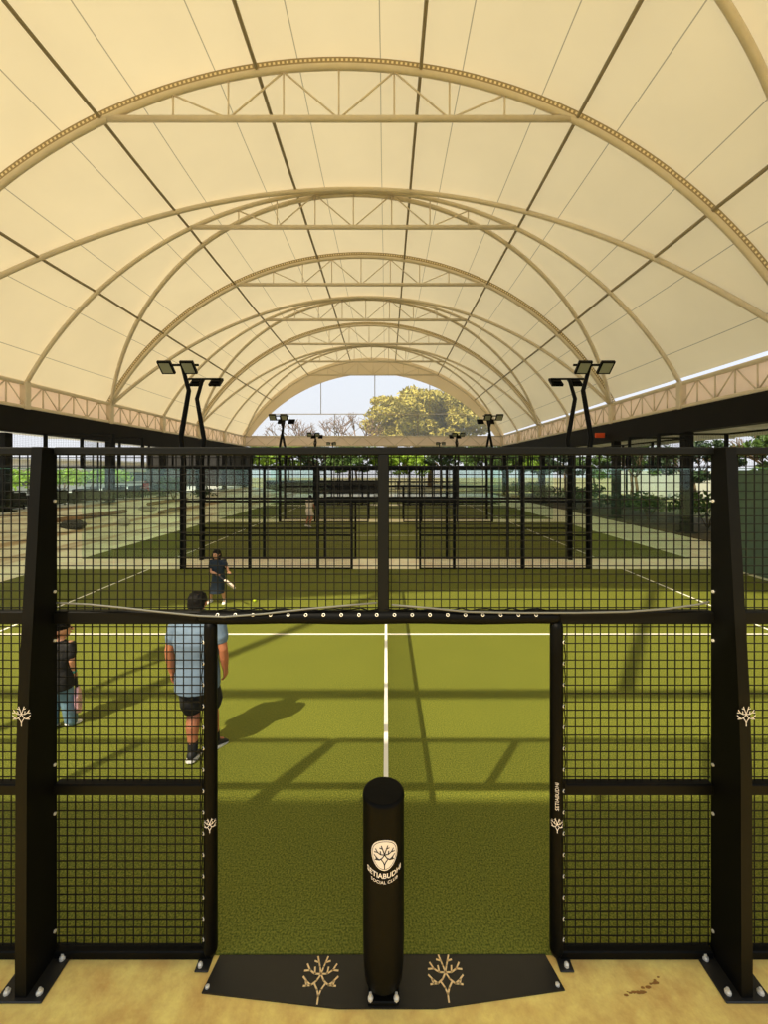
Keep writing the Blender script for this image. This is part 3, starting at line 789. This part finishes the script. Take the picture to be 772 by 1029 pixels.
def tree(name, label, loc, Ht, crown, nclump, nleaf, lm, cat='tree', group=None, lsize=.3, sq=.6):
    o = thing(name, label, cat, loc, 0, group)
    t = MB(); tips = []
    t.tube([(0,0,-.05), (.1,0,Ht*.2), (0,.1,Ht*.42)], [Ht*.03, Ht*.024, Ht*.02], 8)
    for _ in range(5):
        a = random.uniform(0, 2*PI); branches(t, Vector((0,.1,Ht*.4)), Vector((math.cos(a)*.8, math.sin(a)*.8, .75)).normalized(), Ht*.22, Ht*.012, 2, tips)
    t.build('trunk', M['bark'], o, True)
    f = MB()
    for k in range(nclump):
        a = random.uniform(0, 2*PI); q = math.sqrt(random.uniform(0, 1)); e = random.uniform(-.75, 1)
        c = (crown*q*math.cos(a)*math.sqrt(1-.55*e*e), crown*q*math.sin(a)*math.sqrt(1-.55*e*e), Ht*.66 + e*Ht*.27)
        s = crown*random.uniform(.16, .28); leaves(f, c, (s, s, s*sq), nleaf, lsize)
    f.build('foliage', M[lm], o)
    return o
random.seed(11)
tree('shade_tree', 'large yellow green tree beyond the right of the far gable opening', (8.0, 78, -.06), 17.8, 10.8, 84, 380, 'leaf_yellow', lsize=.42, sq=.5)
def bare(loc, Ht, lab):
    o = thing('bare_tree', lab, 'tree', loc); t = MB(); tips = []
    t.tube([(0,0,-.05), (.1,0,Ht*.2), (0,.1,Ht*.4)], [Ht*.022, Ht*.017, Ht*.014], 7)
    tw = MB()
    for _ in range(6):
        a = random.uniform(0, 2*PI); branches(tw, Vector((0,.1,Ht*.38)), Vector((math.cos(a)*.7, math.sin(a)*.7, .8)).normalized(), Ht*.2, Ht*.013, 4, tips)
    t.build('trunk', M['bark'], o, True); tw.build('branches', M['twig'], o, True)
bare((-6.0, 70, -.06), 14, 'leafless pale tree beyond the middle of the far gable')
bare((-16.5, 72, -.06), 12.5, 'leafless pale tree at the left end of the far gable')
random.seed(5)
xs = [-24, -17, -11, -4.5, 2, 9, 15, 21, 25]
for k, x in enumerate(xs):
    tree('garden_tree', '%s bushy tree from the left in the row behind the last court' % ORD[k], (x, 64+3*(k % 3), -.06), 6.2 + (k*7 % 4)*.7, 4.3, 44, 110, ('leaf_mid', 'leaf_bright', 'leaf_dark')[k % 3], group='tree row behind the last court', lsize=.26)
def shrub(name, lab, loc, w, h, n, lm, group, ls=.12, cat='shrub'):
    o = thing(name, lab, cat, loc, 0, group); st = MB(); f = MB()
    for k in range(6):
        a = random.uniform(0, 2*PI); e = (math.cos(a)*w*.5, math.sin(a)*w*.5, h*random.uniform(.6,.95))
        st.tube([(0,0,-.02), (e[0]*.4, e[1]*.4, h*.4), e], [.03, .022, .01], 5)
        leaves(f, (e[0]*.8, e[1]*.8, e[2]*.8), (w*.42, w*.42, h*.3), n//6, ls, .1)
    st.build('stems', M['bark'], o, True); f.build('foliage', M[lm], o)
random.seed(21)
for k in range(9):
    shrub('bed_shrub', '%s leafy shrub from the front in the bed right of the courts' % ORD[k], (15.3 + (k % 2)*.5, 17 + k*4.0, .05), 1.9, 1.35 + .25*(k*5 % 3), 420, 'leaf_mid' if k % 3 else 'leaf_dark', 'shrubs in the right bed', .16)
for k in range(8):
    y = 15 + k*6
    tree('screen_tree', '%s dark leafy tree from the front beyond the right canopy' % ORD[k], (22.8 + (k*3 % 4), y, -.06), 5.2 + (k % 3)*.7, 2.9, 16, 120, 'leaf_dark' if k % 2 else 'leaf_mid', group='trees beyond the right canopy', lsize=.2)
for k in range(9):
    shrub('hedge_plant', '%s bright green hedge plant from the front behind the left terrace' % ORD[k], (-27.2, 18 + k*3.0, 1.0), 2.6, 2.2, 420, 'leaf_bright', 'hedge behind the left terrace', .17)
shrub('bank_shrub', 'silvery leafed shrub on the sand bank beside the black lamp pole', (-15.4, 31.0, .72), 1.3, 2.0, 260, 'leaf_mid', None, .13)
shrub('bank_shrub', 'dark round shrub at the far end of the sand bank', (-14.2, 33.5, .5), 1.3, 1.2, 260, 'leaf_dark', None, .13)
# buildings around
struct(MB().box(31, 31.4, 2, 58, -.06, 2.9), 'wall_right', M['wall_pale'], 'pale boundary wall beyond the right trees')
b = thing('apartment_building', 'pale long building with dark window bands beyond the left terrace', 'building', (-46, 45, -.06)); O = (-46, 45, -.06)
MB().box(-52, -42, 12, 80, -.06, 4.2).build('walls', M['wall_pale'], b, False, O)
for z in (1.2,): MB().box(-42.02, -41.9, 13, 79, z, z+1.5).build('window_band', M['window_dark'], b, False, O)
for z in (3.0, 4.2): MB().box(-42, -41.2, 12, 80, z, z+.25).build('ledge', M['wall_pale'], b, False, O)
b = thing('garden_shed', 'long low dark shelter behind the last court', 'shed', (-8, 58, -.06)); O = (-8, 58, -.06)
MB().box(-16, -1, 57, 59.5, -.06, 1.5).build('walls', M['endwall'], b, False, O)
MB().box(-16.3, -.7, 56.7, 59.8, 1.5, 1.62).build('roof', M['fascia'], b, False, O)
# things on bank and terrace
for k, (x, y, L, r, a) in enumerate(((-14.6, 21, 5.5, .13, .05), (-13.4, 27, 4.0, .11, -.08), (-15.2, 30, 5.0, .12, .03))):
    z = [-.02 + (abs(x)-10.5)/6.6][0]**1.15 + .1
    o = MB().tube([(x - L/2*math.sin(a), y - L/2*math.cos(a), z), (x, y, z+.02), (x + L/2*math.sin(a), y + L/2*math.cos(a), z)], [r, r*.95, r*.85], 10).build('timber_log', M['log'], None, True, (x, y, z-r))
    tag(o, '%s brown log from the front lying on the sand bank' % ORD[k], 'log', 'logs on the sand bank')
def rock(name, lab, c, r, m, cat='rock'):
    mb = MB().ell((0,0,0), r, 16, 11)
    mb.v = [tuple(Vector(v)*(1 + .25*noise.noise(Vector(v)*3 + Vector(c)))) for v in mb.v]
    o = mb.build(name, M[m], None, True); o.location = c; tag(o, lab, cat)
rock('boulder', 'black low mound on the sand bank near the court corner', (-13.6, 18.6, .5), (.5, .45, .26), 'rock')
rock('boulder', 'pale stone on the sand bank past the black mound', (-12.6, 20.6, .42), (.3, .3, .2), 'stone')
rock('boulder', 'pale flat stone on the sand bank nearest the shrubs', (-14.2, 25.5, .62), (.5, .35, .2), 'stone')
def sofa(y, k):
    o = thing('lounge_bench', '%s dark lounge bench from the front on the left terrace' % ORD[k], 'bench', (-18.4, y, 1.0), 0, 'benches on the left terrace'); O = (-18.4, y, 1.0)
    MB().rbox(-18.8, -18.0, y-1.1, y+1.1, 1.06, 1.45, .05).build('seat', M['sofa'], o, False, O)
    MB().rbox(-18.05, -17.85, y-1.1, y+1.1, 1.22, 1.85, .05).build('backrest', M['sofa'], o, False, O)
    for a in (-1, 1):
        MB().rbox(-18.8, -17.9, y+a*1.1-.08, y+a*1.1+.08, 1.22, 1.65, .03).build('armrest', M['sofa'], o, False, O)
        for xx in (-18.7, -17.95): MB().box(xx-.03, xx+.03, y+a*1.0-.03, y+a*1.0+.03, 1.0, 1.22).build('leg', M['column'], o, False, O)
for k in range(8): sofa(17.5 + 2.7*k, k)
for k in range(5):
    y = 21.0 + 3.3*k; O = (-21.2, y, 1.0)
    o = thing('cafe_table', '%s dark round table from the front behind the terrace benches' % ORD[k], 'table', O, 0, 'tables on the left terrace')
    MB().rings([(-21.2, y, 1.72, .5, .5), (-21.2, y, 1.76, .5, .5)], 24).build('table_top', M['sofa'], o, False, O)
    MB().tube([(-21.2, y, 1.0), (-21.2, y, 1.72)], .05, 8).build('stem', M['column'], o, True, O)
    MB().rings([(-21.2, y, 1.0, .3, .3), (-21.2, y, 1.03, .28, .28)], 16).build('foot', M['column'], o, False, O)

# ------------------------------------------------------------------ people
V = Vector
def hand(mb, wv, d, nrm, thumb, s=1.0, curl=.5):
    d = V(d).normalized(); nrm = V(nrm); nrm = (nrm - d*nrm.dot(d)).normalized(); sd = d.cross(nrm)*thumb   # sd: toward the thumb
    wv = V(wv)
    L = (.068, .076, .070, .056); off = (.030, .010, -.010, -.029)
    for l, o in zip(L, off):
        k = wv + d*.082*s + sd*o*s*1.05
        mb.tube([wv + sd*o*.55*s, wv + d*.045*s + sd*o*s*.85, k], [.015*s, .0145*s, .0115*s], 8, True)
        p, a = k, 0.0; pts = [k]
        for f in (.46, .3, .24):
            a += curl*.75; dv = d*math.cos(a) + nrm*math.sin(a); p = p + dv*l*f*s*1.12; pts.append(p)
        mb.tube(pts, [.0105*s, .0098*s, .009*s, .0078*s], 8, True)
    t0 = wv + d*.018*s + sd*.022*s
    mb.tube([t0, t0 + (d*.7 + sd*.6 + nrm*.25).normalized()*.042*s, t0 + (d*.7 + sd*.6 + nrm*.25).normalized()*.042*s + (d*.9 + sd*.15 + nrm*.4).normalized()*.03*s, t0 + (d*.7 + sd*.6 + nrm*.25).normalized()*.042*s + (d*.9 + sd*.1 + nrm*.55).normalized()*.054*s], [.014*s, .012*s, .0105*s, .0085*s], 8, True)

def figure(name, label, loc, rz, J, H, girth=1.0, head=.135, skin='skin', hairf=None, top=None, bottom=None, shoes=('shoe','sole'), socks=None, curl=(.5,.5), palm=None, vox=.007, topspec=None, face_yaw=0, hair_long=0):
    """J: joint dict in local metres (figure faces +y)."""
    o = thing(name, label, 'person', loc, rz)
    hh = head*H/2; g = girth
    hc = V(J['head']); ck = V(J['chest']); pv = V(J['pelvis']); nk = V(J['neck'])
    Rf = Matrix.Rotation(face_yaw, 3, 'Z')
    def torso(mb, k=1.0, z0=None, z1=1.0, ext=0.0):
        wst = (pv + ck)/2
        sh = (V(J['shL']) + V(J['shR']))/2
        w = H*.105*g
        L = [(pv + V((0,0,-.045*H)), w*.9, w*.68), (pv, w*1.0, w*.78), (pv*.6+ck*.4, w*.95, w*.74), (ck*.7+pv*.3, w*1.02, w*.76), (ck, w*1.1, w*.8), (sh*.75+ck*.25, w*1.08, w*.68), (sh + V((0,0,.014*H)), w*.86, w*.54), (sh*.75+nk*.25 + V((0,0,.008*H)), w*.62, w*.48), (sh*.4+nk*.6, w*.42, w*.42), (nk, w*.34, w*.36)]
        if ext: L = [(pv + V((0,0,-.045*H-ext)), w*1.02, w*.94), (pv + V((0,0,-.045*H)), w*1.02, w*.92), (pv, w*1.02, w*.88)] + L[2:]
        mb.rings([(p.x, p.y, p.z, a*k, b*k) for p, a, b in L if p.z <= z1*10], 20)
    b = MB(); torso(b)
    b.tube([nk - V((0,0,.02*H)), nk*.5 + hc*.5 - V((0,0,.01*H))], [.036*H*g**.5, .033*H*g**.5], 12, True)
    # head: cranium, jaw, nose, ears
    b.ell(hc + V((0,-.006*H,.012*H)), (hh*.74, hh*.88, hh*.9), 18, 12)
    b.ell(hc + Rf @ V((0, hh*.22, -hh*.42)), (hh*.54, hh*.56, hh*.55), 16, 10)
    b.tube([hc + Rf @ V((0, hh*.8, hh*.12)), hc + Rf @ V((0, hh*.98, -hh*.2))], [hh*.1, hh*.15], 8, True)
    for s in (-1, 1): b.ell(hc + Rf @ V((s*hh*.76, -hh*.05, -hh*.05)), (hh*.09, hh*.17, hh*.26), 10, 8)
    for s, sd in ((-1, 'L'), (1, 'R')):
        sh, el, wr = V(J['sh'+sd]), V(J['el'+sd]), V(J['wr'+sd])
        b.tube([sh, sh*.5+el*.5, el, el*.6+wr*.4, wr], [.034*H*g, .031*H*g, .024*H*g, .025*H*g, .0165*H*g**.5], 12, True)
        d = V(J.get('hd'+sd, wr-el)); nr = V(J.get('pn'+sd, (-s, 0, 0)))
        hand(b, wr, d, nr, J.get('th'+sd, s), H/1.75*(1.0 if H > 1.4 else 1.08), curl[0 if s < 0 else 1])
        hp, kn, an, to = V(J['hip'+sd]), V(J['kn'+sd]), V(J['an'+sd]), V(J['to'+sd])
        cf = kn*.66 + an*.34 + V((0, -.012*H, 0))
        b.tube([hp + V((0,0,.02*H)), hp*.6+kn*.4, kn, cf, an*.85+kn*.15, an], [.056*H*g, .05*H*g, .034*H*g, .036*H*g, .023*H*g, .021*H*g], 14, True)
        b.tube([an, an*.3 + to*.7 - V((0,0,.008*H))], [.02*H, .012*H], 10, True)
    b.remesh('body', M[skin], o, vox, 2)
    # eyes, mouth
    for s in (-1, 1): MB().ell(hc + Rf @ V((s*hh*.3, hh*.77, hh*.06)), (hh*.1, hh*.06, hh*.055), 8, 6).build('eye', M['eye'], o, True)
    MB().ell(hc + Rf @ V((0, hh*.76, -hh*.46)), (hh*.2, hh*.06, hh*.05), 8, 6).build('mouth', M['lip'], o, True)
    # hair
    hm = MB(); hm.ell(hc + Rf @ V((0, -.12*hh, .3*hh)), (hh*.83, hh*.9, hh*.8), 18, 12)
    hm.ell(hc + Rf @ V((0, -.42*hh, -.05*hh)), (hh*.78, hh*.58, hh*.72), 16, 10)
    if hair_long:
        for s in (-1, 1): hm.ell(hc + V((s*.62*hh, -.2*hh, -.35*hh)), (hh*.42, hh*.5, hh*.85), 14, 10)
        hm.ell(hc + V((0, -.6*hh, -.5*hh)), (hh*.8, hh*.42, hh*1.0), 14, 10)
    for k in range(26):
        a = random.uniform(0, 2*PI); e = random.uniform(.25, 1.4)
        hm.ell(hc + V((math.cos(a)*math.cos(e)*hh*.74, -.12*hh + math.sin(a)*math.cos(e)*hh*.78, .32*hh + math.sin(e)*hh*.7)), (hh*.17, hh*.17, hh*.14), 8, 6)
    hm.remesh('hair', M['hair'], o, max(.006, vox), 1)
    # top
    if top:
        m_, sl, ext = top
        t = MB(); torso(t, 1.13, ext=ext)
        for sd in 'LR':
            sh, el = V(J['sh'+sd]), V(J['el'+sd]); e = sh + (el-sh)*sl
            t.tube([sh*.85 + ck*.15, sh, e], [.044*H*g, .047*H*g, .042*H*g], 14, True); t.ell(sh*.93 + ck*.07 - V((0,0,.004*H)), (.052*H*g, .046*H*g, .042*H*g))
        sh_ = t.remesh('shirt', M[m_], o, max(.008, vox), 4)
    if bottom:
        m_, f, wd, skirt = bottom
        t = MB(); w = H*.105*g
        if skirt:
            k = (V(J['knL']) + V(J['knR']))/2; z = k.z - f
            t.rings([(k.x, k.y, z, w*1.35, w*1.15), (k.x*.5+pv.x*.5, k.y*.5+pv.y*.5, (z+pv.z)/2, w*1.2, w*1.02), (pv.x, pv.y, pv.z, w*1.1, w*.92), (pv.x, pv.y, pv.z+.06*H, w*1.0, w*.8)], 20)
        else:
            t.rings([(pv.x, pv.y, pv.z-.06*H, w*.98, w*.8), (pv.x, pv.y, pv.z, w*1.07, w*.87), (pv.x, pv.y, pv.z+.05*H, w*1.02, w*.8)], 20)
            for sd in 'LR':
                hp, kn, an = V(J['hip'+sd]), V(J['kn'+sd]), V(J['an'+sd])
                if f <= 1:
                    e = hp + (kn-hp)*f; t.tube([hp + V((0,0,.02*H)), hp*.5+e*.5, e], [.062*H*g, .062*H*g, .062*H*g*wd], 14, True)
                else:
                    t.tube([hp + V((0,0,.02*H)), hp*.5+kn*.5, kn, kn*.5+an*.5, an + V((0,0,-.005*H))], [.062*H*g, .058*H*g, .05*H*g*wd, .05*H*g*wd, .048*H*g*wd], 14, True)
        t.remesh('skirt' if skirt else ('shorts' if f <= 1 else 'jeans'), M[m_], o, max(.008, vox), 4)
    for sd in 'LR':
        an, to, kn = V(J['an'+sd]), V(J['to'+sd]), V(J['kn'+sd])
        fd = V((to.x-an.x, to.y-an.y, to.z-an.z)); L = fd.length; fd.normalize()
        if socks:
            MB().tube([an + V((0,0,-.005*H)), an + (kn-an)*.28], [.026*H*g, .028*H*g], 12, True).build('sock', M[socks], o, True)
        if shoes:
            up = V((0,0,1)) - fd*fd.z; up.normalize(); sx = fd.cross(up)
            base = an - up*(.045*H - .004)
            def ring(t, w_, h0, h1, n=12):
                c = base + fd*t; return [tuple(c + sx*w_*math.cos(2*PI*k/n) + up*(h0 + (h1-h0)*(.5+.5*math.sin(2*PI*k/n)))) for k in range(n)]
            e = .04*H
            sh = MB().loft([ring(-e*1.0, .012*H, .012*H, .04*H), ring(-e*.7, .024*H, .01*H, .062*H), ring(0, .026*H, .01*H, .064*H), ring(L*.5, .028*H, .01*H, .045*H), ring(L*.95, .03*H, .01*H, .034*H), ring(L*1.15, .024*H, .01*H, .028*H), ring(L*1.28, .01*H, .012*H, .02*H)]).build('shoe', M[shoes[0]], o, True)
            def sring(t, w_):
                c = base + fd*t; return [tuple(c + sx*w_*a + up*z) for a, z in ((-1, 0), (1, 0), (1.05, .016*H), (-1.05, .016*H))]
            MB().loft([sring(-e*1.1, .012*H), sring(-e*.75, .026*H), sring(0, .027*H), sring(L*.5, .029*H), sring(L*.95, .032*H), sring(L*1.2, .024*H), sring(L*1.32, .01*H)]).build('sole', M[shoes[1]], sh, False)['label'] = 'white sole'
    return o

def racket(label, grip, tip, mat_, face, hw=.125):
    """grip -> tip, perforated teardrop head"""
    g, t = V(grip), V(tip); d = (t-g).normalized(); L = (t-g).length
    n = V(face); n = (n - d*n.dot(d)).normalized(); s = d.cross(n)
    o = thing('padel_racket', label, 'racket', g)
    o_ = tuple(g)
    MB().tube([g - d*.03, g + d*L*.32], .014, 8, True).build('grip', M['grip'], o, True, o_)
    prof = [(.3,.02),(.38,.05),(.5,.1),(.64,hw),(.78,hw),(.9,hw*.75),(.97,hw*.4),(1.0,.02)]
    rings = []
    for a, w_ in prof:
        c = g + d*L*a; rings.append([tuple(c + s*w_*x + n*.019*z) for x, z in ((-1,-.5),(-.9,-1),(.9,-1),(1,-.5),(1,.5),(.9,1),(-.9,1),(-1,.5))])
    MB().loft(rings).build('head', M[mat_], o, False, o_)
    dots = MB()
    for i in range(-2, 3):
        for j in range(-2, 3):
            if i*i + j*j > 5: continue
            for z in (-1, 1):
                c = g + d*L*(.72 + j*.07) + s*hw*.33*i + n*.0196*z
                dots.add([tuple(c + (s*math.cos(k*PI/3) + d*math.sin(k*PI/3))*.008) for k in range(6)], [tuple(range(6))])
    dots.build('holes', M['grip'], o, False, o_)
    return o

random.seed(3)
# man with his back to the camera
H = 1.66
man = dict(pelvis=(0,0,.83), chest=(0,-.01,1.17), neck=(0,.0,1.40), head=(-.01,.03,1.535),
  shL=(-.205,0,1.335), elL=(-.275,-.03,1.07), wrL=(-.272,.02,.83), shR=(.205,0,1.335), elR=(.268,-.02,1.08), wrR=(.262,.05,.85),
  hipL=(-.09,0,.80), knL=(-.04,.0,.43), anL=(-.01,-.09,.075), toL=(-.015,.04,.045),
  hipR=(.09,0,.80), knR=(.12,.07,.44), anR=(.14,.1,.075), toR=(.2,.22,.045), pnL=(1,.2,0), pnR=(-1,.2,0))
figure('person', 'man in blue grey tee and black shorts, seen from behind at the fence', (-1.92, 4.36, .012), 0, man, H, 1.1, .135, 'skin', None, ('tee_blue', .55, .07), ('shorts', .76, 1.05, False), socks='shorts', vox=.006)
# child at left with back to camera
K = dict(pelvis=(0,0,.60), chest=(0,0,.86), neck=(.01,.01,1.03), head=(.02,.03,1.145),
  shL=(-.135,0,.985), elL=(-.18,-.02,.8), wrL=(-.17,.05,.64), shR=(.135,0,.985), elR=(.165,-.02,.80), wrR=(.15,.05,.63),
  hipL=(-.065,0,.56), knL=(-.075,.02,.32), anL=(-.08,-.01,.065), toL=(-.085,.09,.035),
  hipR=(.065,0,.56), knR=(.075,.04,.32), anR=(.09,.08,.065), toR=(.13,.17,.035))
K = {k: tuple(c*.965 for c in v) for k, v in K.items()}
kid = figure('person', 'child in black tee and loose blue jeans holding a racket beside the left post', (-3.66, 4.78, .012), 0, K, 1.2, 1.08, .17, 'skin_pale', None, ('tee_black', .62, .06), ('jeans', 2, 1.08, False), vox=.006, face_yaw=-.7, shoes=('sole','sole'))
pr = MB().ell((.0, -.118, .87), (.055, .012, .06), 14, 8); pr.build('back_print', M['logo'], kid, True)['label'] = 'white round print'
pr = MB().ell((.004, -.127, .87), (.038, .01, .032), 12, 8); pr.ell((.03, -.115, .945), (.04, .012, .012), 10, 6)
pr.build('back_print', M['redprint'], kid, True)['label'] = 'red print'
MB().tube([(.149, .03, .652), (.146, .042, .622)], .026, 12).build('wrist_band', M['teal'], kid, True)['label'] = 'teal wrist band'
kx, ky = -3.70, 4.78
racket('pale pink padel racket hanging from the child in blue jeans', (kx+.175, ky+.08, .57), (kx+.2, ky+.1, .15), 'racket_pink', (.85, .4, 0), .1)
# girl playing
G = dict(pelvis=(-.01,0,.56), chest=(-.01,.02,.82), neck=(0,.04,.97), head=(.01,.06,1.075),
  shL=(-.13,.02,.925), elL=(-.23,.1,.80), wrL=(-.30,.2,.74), shR=(.13,.03,.925), elR=(.12,.12,.72), wrR=(-.07,.23,.68),
  hipL=(-.06,0,.53), knL=(-.11,.05,.30), anL=(-.13,-.02,.065), toL=(-.15,.08,.035),
  hipR=(.06,0,.53), knR=(.13,.03,.30), anR=(.18,-.04,.065), toR=(.22,.05,.035), hdL=(-.6,.7,-.1), pnL=(0,0,-1), hdR=(-.9,.3,-.1), pnR=(0,0,1))
figure('person', 'girl in dark navy tee and long skirt swinging a racket near the ball', (-3.66, 9.32, .012), PI, G, 1.17, 1.0, .175, 'skin_pale', None, ('navy', .6, .02), ('navy', .06, 1, True), vox=.007, hair_long=1, face_yaw=-.2, shoes=('sole','sole'))
racket('cream padel racket swung low by the girl in navy', (-3.66+.15, 9.32-.28, .66), (-3.66+.50, 9.32-.36, .43), 'racket', (.5, .7, .8), .085)
o = MB().ell((0,0,0), (.0335,)*3, 16, 12).build('tennis_ball', M['ball'], None, True); o.location = (-2.885, 9.4, .046)
tag(o, 'small yellow green ball on the turf right of the girl', 'ball')
# distant woman on second court
W_ = dict(pelvis=(0,0,.86), chest=(.0,.03,1.2), neck=(.01,.05,1.4), head=(.02,.07,1.53),
  shL=(-.17,.02,1.34), elL=(-.24,.08,1.1), wrL=(-.2,.25,1.0), shR=(.17,.03,1.34), elR=(.23,.1,1.1), wrR=(.15,.25,.98),
  hipL=(-.09,0,.82), knL=(-.14,.12,.46), anL=(-.2,.0,.08), toL=(-.22,.12,.045),
  hipR=(.09,0,.82), knR=(.12,.08,.46), anR=(.1,-.12,.08), toR=(.11,.02,.045))
figure('person', 'player in pale peach top and skirt on the second court', (-3.95, 22.0, .012), -.5, W_, 1.63, .95, .135, 'skin', None, ('peach', .4, .06), ('peach', -.12, 1, True), vox=.011, hair_long=1, shoes=('sole','sole'))
# seated figure on terrace
D = dict(pelvis=(0,0,.5), chest=(0,.03,.83), neck=(0,.06,1.03), head=(0,.09,1.16),
  shL=(-.18,.04,.98), elL=(-.23,.14,.76), wrL=(-.16,.34,.7), shR=(.18,.04,.98), elR=(.23,.14,.76), wrR=(.16,.34,.7),
  hipL=(-.09,.02,.48), knL=(-.11,.42,.48), anL=(-.11,.42,.075), toL=(-.11,.54,.045),
  hipR=(.09,.02,.48), knR=(.11,.42,.48), anR=(.11,.42,.075), toR=(.11,.54,.045))
figure('person', 'person in red top seated on a stool on the left terrace', (-17.45, 31.2, 1.0), PI*.9, D, 1.65, 1.0, .135, 'skin', None, ('red', .5, .02), ('shorts', 2, 1.0, False), vox=.012)
o = thing('stool', 'small dark stool under the person in red on the terrace', 'stool', (-17.45, 31.2, 1.0)); O = (-17.45, 31.2, 1.0)
MB().rbox(-17.67, -17.23, 30.98, 31.42, 1.38, 1.43, .01).build('seat', M['sofa'], o, False, O)
for a in (-1, 1):
    for b2 in (-1, 1): MB().box(-17.45+a*.18-.02, -17.45+a*.18+.02, 31.2+b2*.18-.02, 31.2+b2*.18+.02, 1.0, 1.38).build('leg', M['column'], o, False, O)
